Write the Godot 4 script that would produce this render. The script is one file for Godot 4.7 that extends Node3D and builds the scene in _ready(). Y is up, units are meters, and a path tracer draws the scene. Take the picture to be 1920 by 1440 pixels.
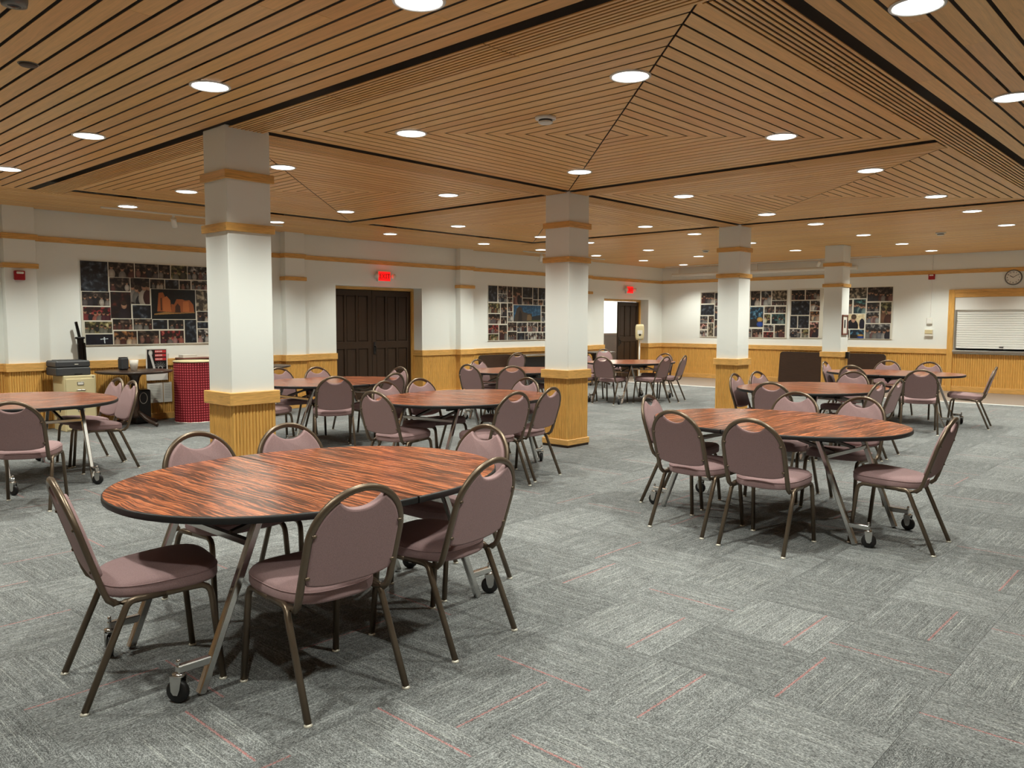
extends Node3D
# Dining hall: X = along the row of columns, -Z = towards the wall of double doors, Y up.

const CEIL := 3.045
const WALL_V := 12.4      # wall with the double doors
const WALL_U := 19.8      # wall with the serving window
const TABLE_H := 0.75
var M := {}
var rng := RandomNumberGenerator.new()
var used_names := {}

# ------------------------------------------------------------------ camera, surroundings, light
func _ready() -> void:
	rng.seed = 7
	var cam := Camera3D.new()
	cam.name = "camera"
	cam.fov = 51.13
	cam.near = 0.05
	cam.far = 80.0
	var yaw := deg_to_rad(47.418)
	var pitch := deg_to_rad(4.367)
	var roll := deg_to_rad(0.124)
	var f := Vector3(sin(yaw) * cos(pitch), -sin(pitch), -cos(yaw) * cos(pitch))
	var r := f.cross(Vector3.UP).normalized()
	var up := r.cross(f)
	cam.transform = Transform3D(Basis(r * cos(roll) + up * sin(roll), up * cos(roll) - r * sin(roll), -f), Vector3(0, 1.5, 0))
	add_child(cam)
	cam.current = true
	var we := WorldEnvironment.new()
	we.name = "surroundings"
	var e := Environment.new()
	e.background_mode = Environment.BG_COLOR
	e.background_color = Color(0.02, 0.02, 0.02)
	e.tonemap_mode = Environment.TONE_MAPPER_LINEAR
	e.tonemap_exposure = 1.15
	e.sdfgi_enabled = true
	e.ssao_enabled = true
	e.ssil_enabled = true
	we.environment = e
	add_child(we)
	make_materials()
	build_downlights()
	build_shell()
	build_ceiling()
	build_columns()
	build_tables_and_chairs()
	build_wall_things()
	build_corner()
	build_far_things()
	build_ceiling_things()

# ------------------------------------------------------------------ helpers
func W(u: float, h: float, v: float) -> Vector3:
	return Vector3(u, h, -v)

func numbered(s: String) -> String:
	var n: int = used_names.get(s, -1) + 1
	used_names[s] = n
	return s if n == 0 else "%s_%03d" % [s, n]

func tag(o: Node, label: String, category := "", group := "", kind := "") -> Node:
	if label: o.set_meta("label", label)
	if category: o.set_meta("category", category)
	if group: o.set_meta("group", group)
	if kind: o.set_meta("kind", kind)
	return o

func thing(called: String, label: String, category: String, at: Vector3, turn := 0.0, group := "", kind := "") -> Node3D:
	var o := Node3D.new()
	o.name = numbered(called)
	add_child(o)
	o.position = at
	o.rotation.y = turn
	tag(o, label, category, group, kind)
	return o

func st_new(smooth := false) -> SurfaceTool:
	var st := SurfaceTool.new()
	st.begin(Mesh.PRIMITIVE_TRIANGLES)
	st.set_smooth_group(0 if smooth else -1)
	return st

func done(st: SurfaceTool) -> ArrayMesh:
	st.generate_normals()
	return st.commit()

func put(called: String, mesh: Mesh, mat: Material, parent: Node, at := Vector3.ZERO, turn := 0.0) -> MeshInstance3D:
	var o := MeshInstance3D.new()
	o.mesh = mesh
	o.material_override = mat
	o.name = numbered(called) if parent == self else called
	parent.add_child(o, true)
	o.position = at
	o.rotation.y = turn
	return o

# corners counter-clockwise seen from outside
func tri(st: SurfaceTool, a: Vector3, b: Vector3, c: Vector3) -> void:
	st.add_vertex(a); st.add_vertex(c); st.add_vertex(b)

func quad(st: SurfaceTool, a: Vector3, b: Vector3, c: Vector3, d: Vector3) -> void:
	tri(st, a, b, c); tri(st, a, c, d)

func quad_uv(st: SurfaceTool, p: Array, t: Array) -> void:
	for k in [0, 2, 1, 0, 3, 2]:
		st.set_uv(t[k]); st.add_vertex(p[k])

# box with chamfered edges; c centre, s size
func cbox(st: SurfaceTool, c: Vector3, s: Vector3, bev := 0.003, basis := Basis.IDENTITY) -> void:
	var h := s * 0.5
	bev = minf(bev, minf(h.x, minf(h.y, h.z)) * 0.9)
	var i := h - Vector3(bev, bev, bev)
	var q := func(x: float, y: float, z: float) -> Vector3: return c + basis * Vector3(x, y, z)
	for sx: float in [-1.0, 1.0]:
		var pts := [q.call(sx * h.x, -i.y, -i.z), q.call(sx * h.x, i.y, -i.z), q.call(sx * h.x, i.y, i.z), q.call(sx * h.x, -i.y, i.z)]
		if sx > 0: quad(st, pts[0], pts[1], pts[2], pts[3])
		else: quad(st, pts[3], pts[2], pts[1], pts[0])
		pts = [q.call(-i.x, sx * h.y, -i.z), q.call(-i.x, sx * h.y, i.z), q.call(i.x, sx * h.y, i.z), q.call(i.x, sx * h.y, -i.z)]
		if sx > 0: quad(st, pts[0], pts[1], pts[2], pts[3])
		else: quad(st, pts[3], pts[2], pts[1], pts[0])
		pts = [q.call(-i.x, -i.y, sx * h.z), q.call(i.x, -i.y, sx * h.z), q.call(i.x, i.y, sx * h.z), q.call(-i.x, i.y, sx * h.z)]
		if sx > 0: quad(st, pts[0], pts[1], pts[2], pts[3])
		else: quad(st, pts[3], pts[2], pts[1], pts[0])
	if bev <= 0.0: return
	for a: float in [-1.0, 1.0]:
		for b: float in [-1.0, 1.0]:
			var flip := a * b < 0
			var e1 := [q.call(-i.x, a * h.y, b * i.z), q.call(-i.x, a * i.y, b * h.z), q.call(i.x, a * i.y, b * h.z), q.call(i.x, a * h.y, b * i.z)]
			var e2 := [q.call(a * i.x, -i.y, b * h.z), q.call(a * h.x, -i.y, b * i.z), q.call(a * h.x, i.y, b * i.z), q.call(a * i.x, i.y, b * h.z)]
			var e3 := [q.call(a * h.x, b * i.y, -i.z), q.call(a * i.x, b * h.y, -i.z), q.call(a * i.x, b * h.y, i.z), q.call(a * h.x, b * i.y, i.z)]
			for k: Array in [e1, e2, e3]:
				if flip: quad(st, k[3], k[2], k[1], k[0])
				else: quad(st, k[0], k[1], k[2], k[3])
			for d: float in [-1.0, 1.0]:
				var x: Vector3 = q.call(a * h.x, b * i.y, d * i.z)
				var y: Vector3 = q.call(a * i.x, b * h.y, d * i.z)
				var z: Vector3 = q.call(a * i.x, b * i.y, d * h.z)
				if a * b * d > 0: tri(st, x, y, z)
				else: tri(st, x, z, y)

func bx(st: SurfaceTool, u0: float, u1: float, h0: float, h1: float, v0: float, v1: float, bev := 0.003) -> void:
	cbox(st, W((u0 + u1) / 2, (h0 + h1) / 2, (v0 + v1) / 2), Vector3(absf(u1 - u0), absf(h1 - h0), absf(v1 - v0)), bev)

func box_mesh(size: Vector3, bev := 0.003) -> ArrayMesh:
	var st := st_new()
	cbox(st, Vector3.ZERO, size, bev)
	return done(st)

# bar of rectangular section from a to b
func bar(st: SurfaceTool, a: Vector3, b: Vector3, w: float, d: float, bev := 0.003, hint := Vector3.UP) -> void:
	var y := (b - a).normalized()
	if absf(y.dot(hint)) > 0.98: hint = Vector3.RIGHT
	var x := hint.cross(y).normalized()
	cbox(st, (a + b) / 2, Vector3(w, a.distance_to(b), d), bev, Basis(x, y, x.cross(y)))

# rounded-square tube swept along points
func tube(st: SurfaceTool, pts: Array, ra: float, rb: float, hint: Vector3, sides := 12, power := 3.0) -> void:
	var rings := []
	var n := pts.size()
	for i in n:
		var t: Vector3 = (pts[mini(i + 1, n - 1)] - pts[maxi(i - 1, 0)]).normalized()
		var x := hint.cross(t)
		x = x.normalized() if x.length() > 0.01 else Vector3.RIGHT
		var y := t.cross(x).normalized()
		var ring := []
		for k in sides:
			var a := TAU * k / sides
			var ca := cos(a); var sa := sin(a)
			var rr := pow(pow(absf(ca), power) + pow(absf(sa), power), -1.0 / power)
			ring.append(pts[i] + x * (ca * rr * ra) + y * (sa * rr * rb))
		rings.append(ring)
	loft(st, rings, true, true)

# rings run counter-clockwise seen against the direction of travel
func loft(st: SurfaceTool, rings: Array, cap0 := true, cap1 := true) -> void:
	for i in rings.size() - 1:
		var a: Array = rings[i]; var b: Array = rings[i + 1]
		var n := a.size()
		for k in n:
			var l := (k + 1) % n
			quad(st, a[k], a[l], b[l], b[k])
	if cap0: fan(st, rings[0], true)
	if cap1: fan(st, rings[-1], false)

func fan(st: SurfaceTool, ring: Array, flip: bool) -> void:
	var c := Vector3.ZERO
	for p: Vector3 in ring: c += p
	c /= ring.size()
	for k in ring.size():
		var l := (k + 1) % ring.size()
		if flip: tri(st, c, ring[l], ring[k])
		else: tri(st, c, ring[k], ring[l])

# profile of Vector2(radius, height) turned round the y axis
func lathe(st: SurfaceTool, prof: Array, segs := 32, at := Vector3.ZERO) -> void:
	var rings := []
	for p: Vector2 in prof:
		var ring := []
		for k in segs:
			var a := -TAU * k / segs
			ring.append(at + Vector3(cos(a) * p.x, p.y, sin(a) * p.x))
		rings.append(ring)
	loft(st, rings, prof[0].x > 0.0005, prof[-1].x > 0.0005)

func lathe_mesh(prof: Array, segs := 32) -> ArrayMesh:
	var st := st_new(true)
	lathe(st, prof, segs)
	return done(st)

# flat polygon in a plane, extruded; o origin, ex/ey plane axes, en thickness vector
func prism(st: SurfaceTool, poly: PackedVector2Array, o: Vector3, ex: Vector3, ey: Vector3, en: Vector3) -> void:
	if Geometry2D.is_polygon_clockwise(poly): poly.reverse()
	var right := ex.cross(ey).dot(en) > 0
	var idx := Geometry2D.triangulate_polygon(poly)
	var top := []; var bot := []
	for p in poly:
		bot.append(o + ex * p.x + ey * p.y)
		top.append(o + ex * p.x + ey * p.y + en)
	for k in range(0, idx.size(), 3):
		var a := poly[idx[k]]; var b := poly[idx[k + 1]]; var c := poly[idx[k + 2]]
		var ccw := (b - a).cross(c - a) > 0
		if ccw == right:
			tri(st, top[idx[k]], top[idx[k + 1]], top[idx[k + 2]]); tri(st, bot[idx[k]], bot[idx[k + 2]], bot[idx[k + 1]])
		else:
			tri(st, top[idx[k]], top[idx[k + 2]], top[idx[k + 1]]); tri(st, bot[idx[k]], bot[idx[k + 1]], bot[idx[k + 2]])
	for k in poly.size():
		var l := (k + 1) % poly.size()
		if right: quad(st, bot[k], bot[l], top[l], top[k])
		else: quad(st, bot[l], bot[k], top[k], top[l])

# upright reeded boarding along the floor line a->b (u,v), standing out to the right-hand side of a->b by depth
func reeds(st: SurfaceTool, a: Vector2, b: Vector2, h0: float, h1: float, pitch := 0.03, depth := 0.011) -> void:
	var d := (b - a).normalized()
	var nrm := Vector2(d.y, -d.x)
	var n := maxi(1, int(round(a.distance_to(b) / pitch)))
	var p := a.distance_to(b) / n
	var prof := [Vector2(0, 0.001), Vector2(0.13, 0.7), Vector2(0.33, 1.0), Vector2(0.67, 1.0), Vector2(0.87, 0.7), Vector2(1.0, 0.001)]
	for i in n:
		for k in prof.size() - 1:
			var q0: Vector2 = a + d * (p * (i + prof[k].x)) + nrm * (depth * prof[k].y)
			var q1: Vector2 = a + d * (p * (i + prof[k + 1].x)) + nrm * (depth * prof[k + 1].y)
			quad(st, W(q0.x, h0, q0.y), W(q1.x, h0, q1.y), W(q1.x, h1, q1.y), W(q0.x, h1, q0.y))

func text_mesh(s: String, size: float, depth: float) -> TextMesh:
	var t := TextMesh.new()
	t.text = s
	var fnt := SystemFont.new()
	fnt.font_names = PackedStringArray(["Droid Sans"])
	fnt.font_weight = 700
	t.font = fnt
	t.font_size = 64
	t.pixel_size = size / 64.0
	t.depth = depth
	return t

# photo tiles of the four collages: left, top, right, bottom in thousandths of the board, and what sort of picture
const COLLAGE := [
	"0,-2,157,360,n;162,-2,312,184,d;317,-4,459,179,d;462,4,536,178,d;541,4,645,179,y;649,-1,784,177,g;165,189,284,350,d;288,187,403,504,d;407,191,497,306,d;502,192,589,305,n;594,194,667,305,d;674,189,784,301,g;7,368,162,532,d;167,360,287,678,k;295,517,407,678,n;412,312,695,685,o;700,312,784,578,t;11,546,166,704,r;175,689,292,817,d;298,686,412,817,d;417,696,508,812,n;515,696,613,812,d;621,694,698,988,n;705,587,784,712,d;705,724,784,804,n;17,721,170,857,y;19,870,173,994,x;180,834,315,993,a;320,830,453,996,d;460,830,613,992,r;707,816,784,987,w;795,-7,962,297,d;795,314,874,579,d;881,308,962,576,n;795,587,962,806,g;795,820,962,990,d",
	"4,2,121,296,n;134,9,247,144,d;254,8,323,204,d;331,10,457,333,d;134,153,247,301,g;257,212,323,298,d;467,6,606,202,n;615,9,686,228,n;696,7,793,225,n;467,215,606,329,d;618,242,686,334,d;693,239,760,336,a;767,237,796,339,n;4,321,157,499,y;167,321,249,559,d;262,315,323,464,d;338,346,728,651,b;740,348,796,468,d;740,481,796,650,g;4,516,157,692,d;167,570,249,692,d;262,477,327,652,g;4,713,136,866,r;146,715,249,991,d;262,669,383,823,d;391,671,528,842,g;540,668,682,841,w;691,668,731,842,d;740,668,796,843,g;4,879,136,992,y;262,842,383,991,d;391,861,496,993,n;501,862,546,995,g;554,864,657,988,w;666,865,760,989,w;767,864,796,991,d;804,8,986,331,d;804,349,986,654,n;804,668,883,994,d;893,668,986,997,g",
	"13,21,174,256,d;9,287,172,513,n;4,539,94,686,g;108,536,172,678,d;2,695,91,824,p;105,695,167,983,t;-1,855,91,989,w;181,31,361,311,d;181,328,361,609,g;181,626,269,986,d;278,628,526,983,n;552,14,588,322,d;600,14,704,320,d;718,19,826,315,g;838,15,996,211,t;836,227,994,315,d;552,336,585,495,t;596,349,744,776,s;758,344,866,477,d;879,348,989,475,d;552,514,582,776,g;756,504,823,702,y;838,502,986,707,e;545,813,615,990,g;622,813,738,989,d;753,730,861,858,g;876,730,984,985,d;752,876,861,991,r",
	"14,27,152,220,d;163,26,305,220,d;14,243,206,528,n;217,243,309,441,w;8,552,81,795,n;91,550,202,799,n;213,459,305,657,a;5,822,121,992,w;129,821,200,989,y;213,679,303,987,p;344,1,413,213,d;421,6,572,217,d;344,231,567,503,g;344,518,547,990,d;580,9,759,213,t;768,9,997,274,d;567,239,626,508,d;640,234,753,505,e;551,520,747,804,c;766,300,881,471,d;893,298,989,693,y;762,483,879,694,g;555,825,603,987,d;613,824,745,1001,s;759,713,983,997,g",
]

# ------------------------------------------------------------------ materials
func mat(col: Color, rough := 0.6, metal := 0.0, tex: Texture2D = null) -> StandardMaterial3D:
	var m := StandardMaterial3D.new()
	m.albedo_color = col
	m.roughness = rough
	m.metallic = metal
	if tex: m.albedo_texture = tex
	return m

func tri_mat(col: Color, rough: float, tex: Texture2D, scale: Vector3, world := true) -> StandardMaterial3D:
	var m := mat(col, rough, 0.0, tex)
	m.uv1_triplanar = true
	m.uv1_world_triplanar = world
	m.uv1_scale = scale
	return m

func rgb8(r: int, g: int, b: int) -> Color:
	return Color(r / 255.0, g / 255.0, b / 255.0)

# wood grain as a factor round white, streaks along texture x; repeats
func grain_image(w: int, h: int, seed_: int, contrast: float, figure: float) -> Image:
	var n1 := FastNoiseLite.new(); n1.seed = seed_; n1.frequency = 1.0; n1.fractal_octaves = 3
	var n2 := FastNoiseLite.new(); n2.seed = seed_ + 9; n2.frequency = 1.0; n2.fractal_octaves = 2
	var img := Image.create(w, h, false, Image.FORMAT_RGB8)
	for y in h:
		var ay := TAU * y / h
		for x in w:
			var ax := TAU * x / w
			var cx := cos(ax); var sx := sin(ax)
			var warp := n2.get_noise_3d(cx * 0.5, sx * 0.5, 3.0 * sin(ay)) * figure
			var yy := ay + warp * 0.35
			var v := n1.get_noise_3d(cx * 0.45, sx * 0.45 + 4.0 * cos(yy), 4.0 * sin(yy) * 1.0)
			var fine := n1.get_noise_3d(cx * 1.3 + 20.0, 14.0 * cos(ay), 14.0 * sin(ay) + sx * 1.3)
			var g := 1.0 + contrast * (v * 0.9 + fine * 0.7)
			g = clampf(g * (1.0 - contrast * 0.45), 0.0, 1.0)
			img.set_pixel(x, y, Color(g, g * (0.985 + 0.015 * g), g * (0.95 + 0.05 * g)))
	return img

func laminate_image(w: int, h: int) -> Image:
	var n1 := FastNoiseLite.new(); n1.seed = 31; n1.frequency = 1.0; n1.fractal_octaves = 3
	var n2 := FastNoiseLite.new(); n2.seed = 32; n2.frequency = 1.0; n2.fractal_octaves = 3
	var n3 := FastNoiseLite.new(); n3.seed = 33; n3.frequency = 1.0; n3.fractal_octaves = 1
	var ramp := Gradient.new()
	ramp.offsets = PackedFloat32Array([0.0, 0.28, 0.5, 0.72, 1.0])
	ramp.colors = PackedColorArray([rgb8(58, 36, 29), rgb8(92, 54, 40), rgb8(134, 76, 52), rgb8(176, 100, 64), rgb8(198, 124, 84)])
	var img := Image.create(w, h, false, Image.FORMAT_RGB8)
	for y in h:
		var z := 1.6 * y / h
		for x in w:
			var u := 2.0 * x / w
			var wx := n2.get_noise_2d(u * 3.0, z * 2.2) * 0.02 + n2.get_noise_2d(u * 8.0 + 40.0, z * 3.5) * 0.007
			var wz := n2.get_noise_2d(u * 4.0 + 90.0, z * 3.0) * 0.06
			var uu := u + wx
			var zz := z + wz
			var v := n1.get_noise_2d(uu * 50.0, zz * 1.5)
			var rings := sin((uu * 46.0 + n1.get_noise_2d(uu * 2.5 + 7.0, zz * 1.4) * 9.0)) * 0.5
			var fine := n3.get_noise_2d(uu * 150.0, z * 9.0)
			var broad := n2.get_noise_2d(uu * 7.0 + 11.0, zz * 0.9)
			var t := 0.47 + v * 0.72 + rings * 0.06 + fine * 0.22 + broad * 0.22
			img.set_pixel(x, y, ramp.sample(clampf(t, 0.0, 1.0)))
	return img

func speckle_image(w: int, h: int, seed_: int, lo: float, hi: float) -> Image:
	var r := RandomNumberGenerator.new(); r.seed = seed_
	var img := Image.create(w, h, false, Image.FORMAT_RGB8)
	for y in h:
		for x in w:
			var g := r.randf_range(lo, hi)
			img.set_pixel(x, y, Color(g, g * r.randf_range(0.96, 1.0), g * r.randf_range(0.96, 1.0)))
	return img

# one carpet tile: lines along texture x
func carpet_image(seed_: int, tone: float, red_at: float, lines: float) -> Image:
	var n := 256
	var r := RandomNumberGenerator.new(); r.seed = seed_
	var nz := FastNoiseLite.new(); nz.seed = seed_; nz.frequency = 0.02; nz.fractal_octaves = 2
	var img := Image.create(n, n, false, Image.FORMAT_RGB8)
	var row := PackedFloat32Array(); row.resize(n)
	for y in n: row[y] = r.randf_range(-0.05, 0.05)
	for y in n:
		var run := 0.0
		for x in n:
			if x % 3 == 0: run = r.randf_range(-0.16, 0.16)
			var g := tone + run + row[y] + r.randf_range(-0.08, 0.08) + nz.get_noise_2d(x * 0.6, y * 1.6) * 0.05
			img.set_pixel(x, y, Color(g * 0.972, g * 0.99, g * 0.985))
	var groups := int(lines * 12.0)
	for k in groups:
		var y0 := r.randi_range(8, n - 12)
		var x0 := r.randi_range(0, n / 2)
		var x1 := mini(n, x0 + r.randi_range(60, 200))
		for x in range(x0, x1):
			if r.randf() < 0.72:
				var c := img.get_pixel(x, y0).lerp(Color(0.74, 0.75, 0.72), 0.55)
				img.set_pixel(x, y0, c)
				if r.randf() < 0.5: img.set_pixel(x, y0 + 1, c)
	if red_at > 0.0:
		var y1 := int(red_at * n)
		for x in n:
			for d in 5:
				if r.randf() < 0.62:
					img.set_pixel(x, mini(y1 + d, n - 1), img.get_pixel(x, mini(y1 + d, n - 1)).lerp(rgb8(200, 100, 96), 0.6))
	return img

func tx(img: Image) -> ImageTexture:
	img.generate_mipmaps()
	return ImageTexture.create_from_image(img)

func make_materials() -> void:
	var grain := tx(grain_image(512, 256, 5, 0.075, 0.5))
	var grain2 := tx(grain_image(512, 256, 11, 0.17, 1.6))
	var gi := grain_image(512, 256, 21, 0.2, 0.8); gi.rotate_90(CLOCKWISE)
	var grain_up := tx(gi)
	# ceiling boards: a few tones of honey-stained maple
	M.boards = []
	for c: Color in [rgb8(241, 190, 120), rgb8(246, 197, 127), rgb8(236, 181, 112), rgb8(244, 191, 117), rgb8(238, 188, 124)]:
		var b := mat(c, 0.42, 0.0, grain)
		M.boards.append(b)
	M.slab = mat(rgb8(112, 106, 99), 0.95)
	M.oak = tri_mat(rgb8(238, 184, 106), 0.4, grain2, Vector3(0.9, 3.5, 0.9))
	M.oak_up = tri_mat(rgb8(240, 184, 98), 0.42, grain_up, Vector3(4.0, 0.8, 4.0))
	M.paint = mat(rgb8(236, 239, 235), 0.85)
	M.paint_trim = mat(rgb8(236, 236, 232), 0.6)
	M.dark_wood = tri_mat(rgb8(58, 39, 23), 0.5, grain_up, Vector3(3.0, 0.8, 3.0))
	M.darker_wood = tri_mat(rgb8(64, 43, 26), 0.5, grain_up, Vector3(3.0, 0.8, 3.0))
	M.walnut = tri_mat(rgb8(60, 42, 32), 0.35, grain2, Vector3(1.2, 3.0, 1.2))
	M.laminate = mat(Color.WHITE, 0.24, 0.0, tx(laminate_image(1200, 720)))
	M.underside = mat(rgb8(60, 46, 38), 0.8)
	M.rubber = mat(rgb8(22, 21, 21), 0.5)
	M.chrome = mat(rgb8(205, 203, 200), 0.22, 1.0)
	M.steel = mat(rgb8(190, 190, 188), 0.35, 1.0)
	M.dull_steel = mat(rgb8(120, 118, 114), 0.4, 0.9)
	M.bronze = mat(rgb8(112, 98, 83), 0.36, 0.75)
	var spk := tx(speckle_image(256, 256, 3, 0.72, 1.0))
	M.fabric = tri_mat(rgb8(176, 147, 147), 0.95, spk, Vector3(5, 5, 5), false)
	M.fabric.rim_enabled = true; M.fabric.rim = 0.25; M.fabric.rim_tint = 0.6
	M.glide = mat(rgb8(225, 220, 205), 0.3, 0.3)
	M.white_plastic = mat(rgb8(232, 230, 222), 0.45)
	M.beige = mat(rgb8(214, 200, 158), 0.5)
	M.beige_dark = mat(rgb8(150, 138, 104), 0.5)
	M.black = mat(rgb8(22, 22, 23), 0.45)
	M.gloss_black = mat(rgb8(14, 14, 15), 0.15)
	M.charcoal = mat(rgb8(62, 63, 66), 0.55)
	M.charcoal_dark = mat(rgb8(38, 39, 41), 0.5)
	M.ceramic = mat(rgb8(236, 232, 222), 0.2)
	M.red = mat(rgb8(165, 22, 34), 0.45)
	M.vinyl = tri_mat(rgb8(150, 138, 126), 0.5, spk, Vector3(1.5, 1.5, 1.5))
	M.paper = mat(rgb8(226, 222, 212), 0.9)
	M.carpet = []
	var reds := [0.5, 0.72, 0.1, 0.8, 0.0, 0.0, 0.0, 0.64]
	var tones := [0.43, 0.45, 0.418, 0.443, 0.398, 0.45, 0.434, 0.408]
	for k in 8:
		M.carpet.append(mat(Color(1, 1, 1), 1.0, 0.0, tx(carpet_image(100 + k, tones[k], reds[k], [0.9, 1.6, 0.7, 1.8, 0.5, 1.2, 1.5, 0.8][k]))))
	M.lens = mat(rgb8(255, 255, 255), 0.5)
	M.lens.emission_enabled = true
	M.lens.emission = Color(1.0, 1.0, 0.98)
	M.lens.emission_energy_multiplier = 6.0
	M.exit_face = mat(rgb8(200, 20, 24), 0.5)
	M.exit_face.emission_enabled = true
	M.exit_face.emission = Color(1.0, 0.07, 0.08)
	M.exit_face.emission_energy_multiplier = 0.8
	M.exit_letter = mat(rgb8(120, 10, 14), 0.5)
	
# ------------------------------------------------------------------ lights
func build_downlights() -> void:
	var spots := []
	for v: float in [0.95, 3.03, 5.11, 7.2, 9.36]: spots.append(Vector2(2.63, v))     # aisle in front of the first column
	for v: float in [0.95, 3.03, 5.11, 7.2, 9.36, 11.1]: spots.append(Vector2(0.45, v))
	for u: float in [4.3, 6.44, 8.58, 10.72]: spots.append(Vector2(u, 1.28))                # aisle along the near side
	for p: Vector2 in [Vector2(4.30, 2.95), Vector2(6.50, 2.95), Vector2(4.37, 5.14), Vector2(6.62, 5.15), Vector2(8.52, 2.92), Vector2(10.77, 2.91), Vector2(8.72, 5.18), Vector2(10.94, 5.15),
			Vector2(4.45, 7.2), Vector2(6.75, 7.26), Vector2(4.5, 9.38), Vector2(6.79, 9.4), Vector2(8.9, 7.25), Vector2(11.03, 7.24), Vector2(9.0, 9.45), Vector2(11.1, 9.5)]: spots.append(p)
	for u: float in [2.4, 4.54, 6.77, 9.0, 11.33, 13.05, 15.0, 16.95, 18.85]: spots.append(Vector2(u, 11.17))
	for u: float in [12.5, 14.6, 16.7, 18.65]:
		for v: float in [1.0, 2.91, 5.08, 7.2, 9.5]: spots.append(Vector2(u, v))
	var ring := lathe_mesh([Vector2(0.112, 0.0), Vector2(0.112, -0.004), Vector2(0.118, -0.008), Vector2(0.128, -0.006), Vector2(0.131, 0.0)], 40)
	var lens := lathe_mesh([Vector2(0.0, -0.0065), Vector2(0.06, -0.006), Vector2(0.108, -0.004), Vector2(0.112, 0.0)], 40)
	var can := lathe_mesh([Vector2(0.116, 0.002), Vector2(0.116, 0.13), Vector2(0.0, 0.131)], 24)
	for p: Vector2 in spots:
		var t := thing("downlight", "round recessed downlight glowing white in the slatted wooden ceiling", "downlight", W(p.x, CEIL - 0.003, p.y), 0.0, "downlights in the wooden ceiling")
		put("lens", lens, M.lens, t)
		put("trim_ring", ring, M.paint_trim, t)
		put("housing", can, M.steel, t)
		var s := SpotLight3D.new()
		s.name = "beam"
		t.add_child(s, true)
		s.position = Vector3(0, -0.06, 0)
		s.rotation.x = -PI / 2
		s.spot_angle = 60.0
		s.spot_angle_attenuation = 0.78
		s.spot_range = 25.0
		s.spot_attenuation = 2.0
		s.light_energy = 3.7
		s.light_color = Color(0.99, 1.0, 0.955)
		s.light_size = 0.05
		s.shadow_enabled = true

# ------------------------------------------------------------------ floor and walls
func structure(called: String, label: String) -> Node3D:
	var o := Node3D.new()
	o.name = numbered(called)
	add_child(o)
	return tag(o, label, "", "", "structure")

func build_shell() -> void:
	build_floor()
	build_left_wall()
	build_far_wall()
	# walls behind the viewpoint
	var n := structure("wall_near", "plain white wall opposite the double doors")
	var st := st_new(); bx(st, -2.8, WALL_U + 0.2, 0, CEIL + 0.5, -3.3, -3.1, 0.0)
	put("plaster", done(st), M.paint, n)
	st = st_new(); bx(st, -2.6, WALL_U, 0.0, 0.935, -3.1, -3.07)
	put("wainscot", done(st), M.oak_up, n)
	n = structure("wall_entry", "plain white wall facing the serving window")
	st = st_new(); bx(st, -2.8, -2.6, 0, CEIL + 0.5, -3.1, WALL_V + 0.3, 0.0)
	put("plaster", done(st), M.paint, n)
	st = st_new(); bx(st, -2.6, -2.57, 0.0, 0.935, -3.1, WALL_V)
	put("wainscot", done(st), M.oak_up, n)

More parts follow.
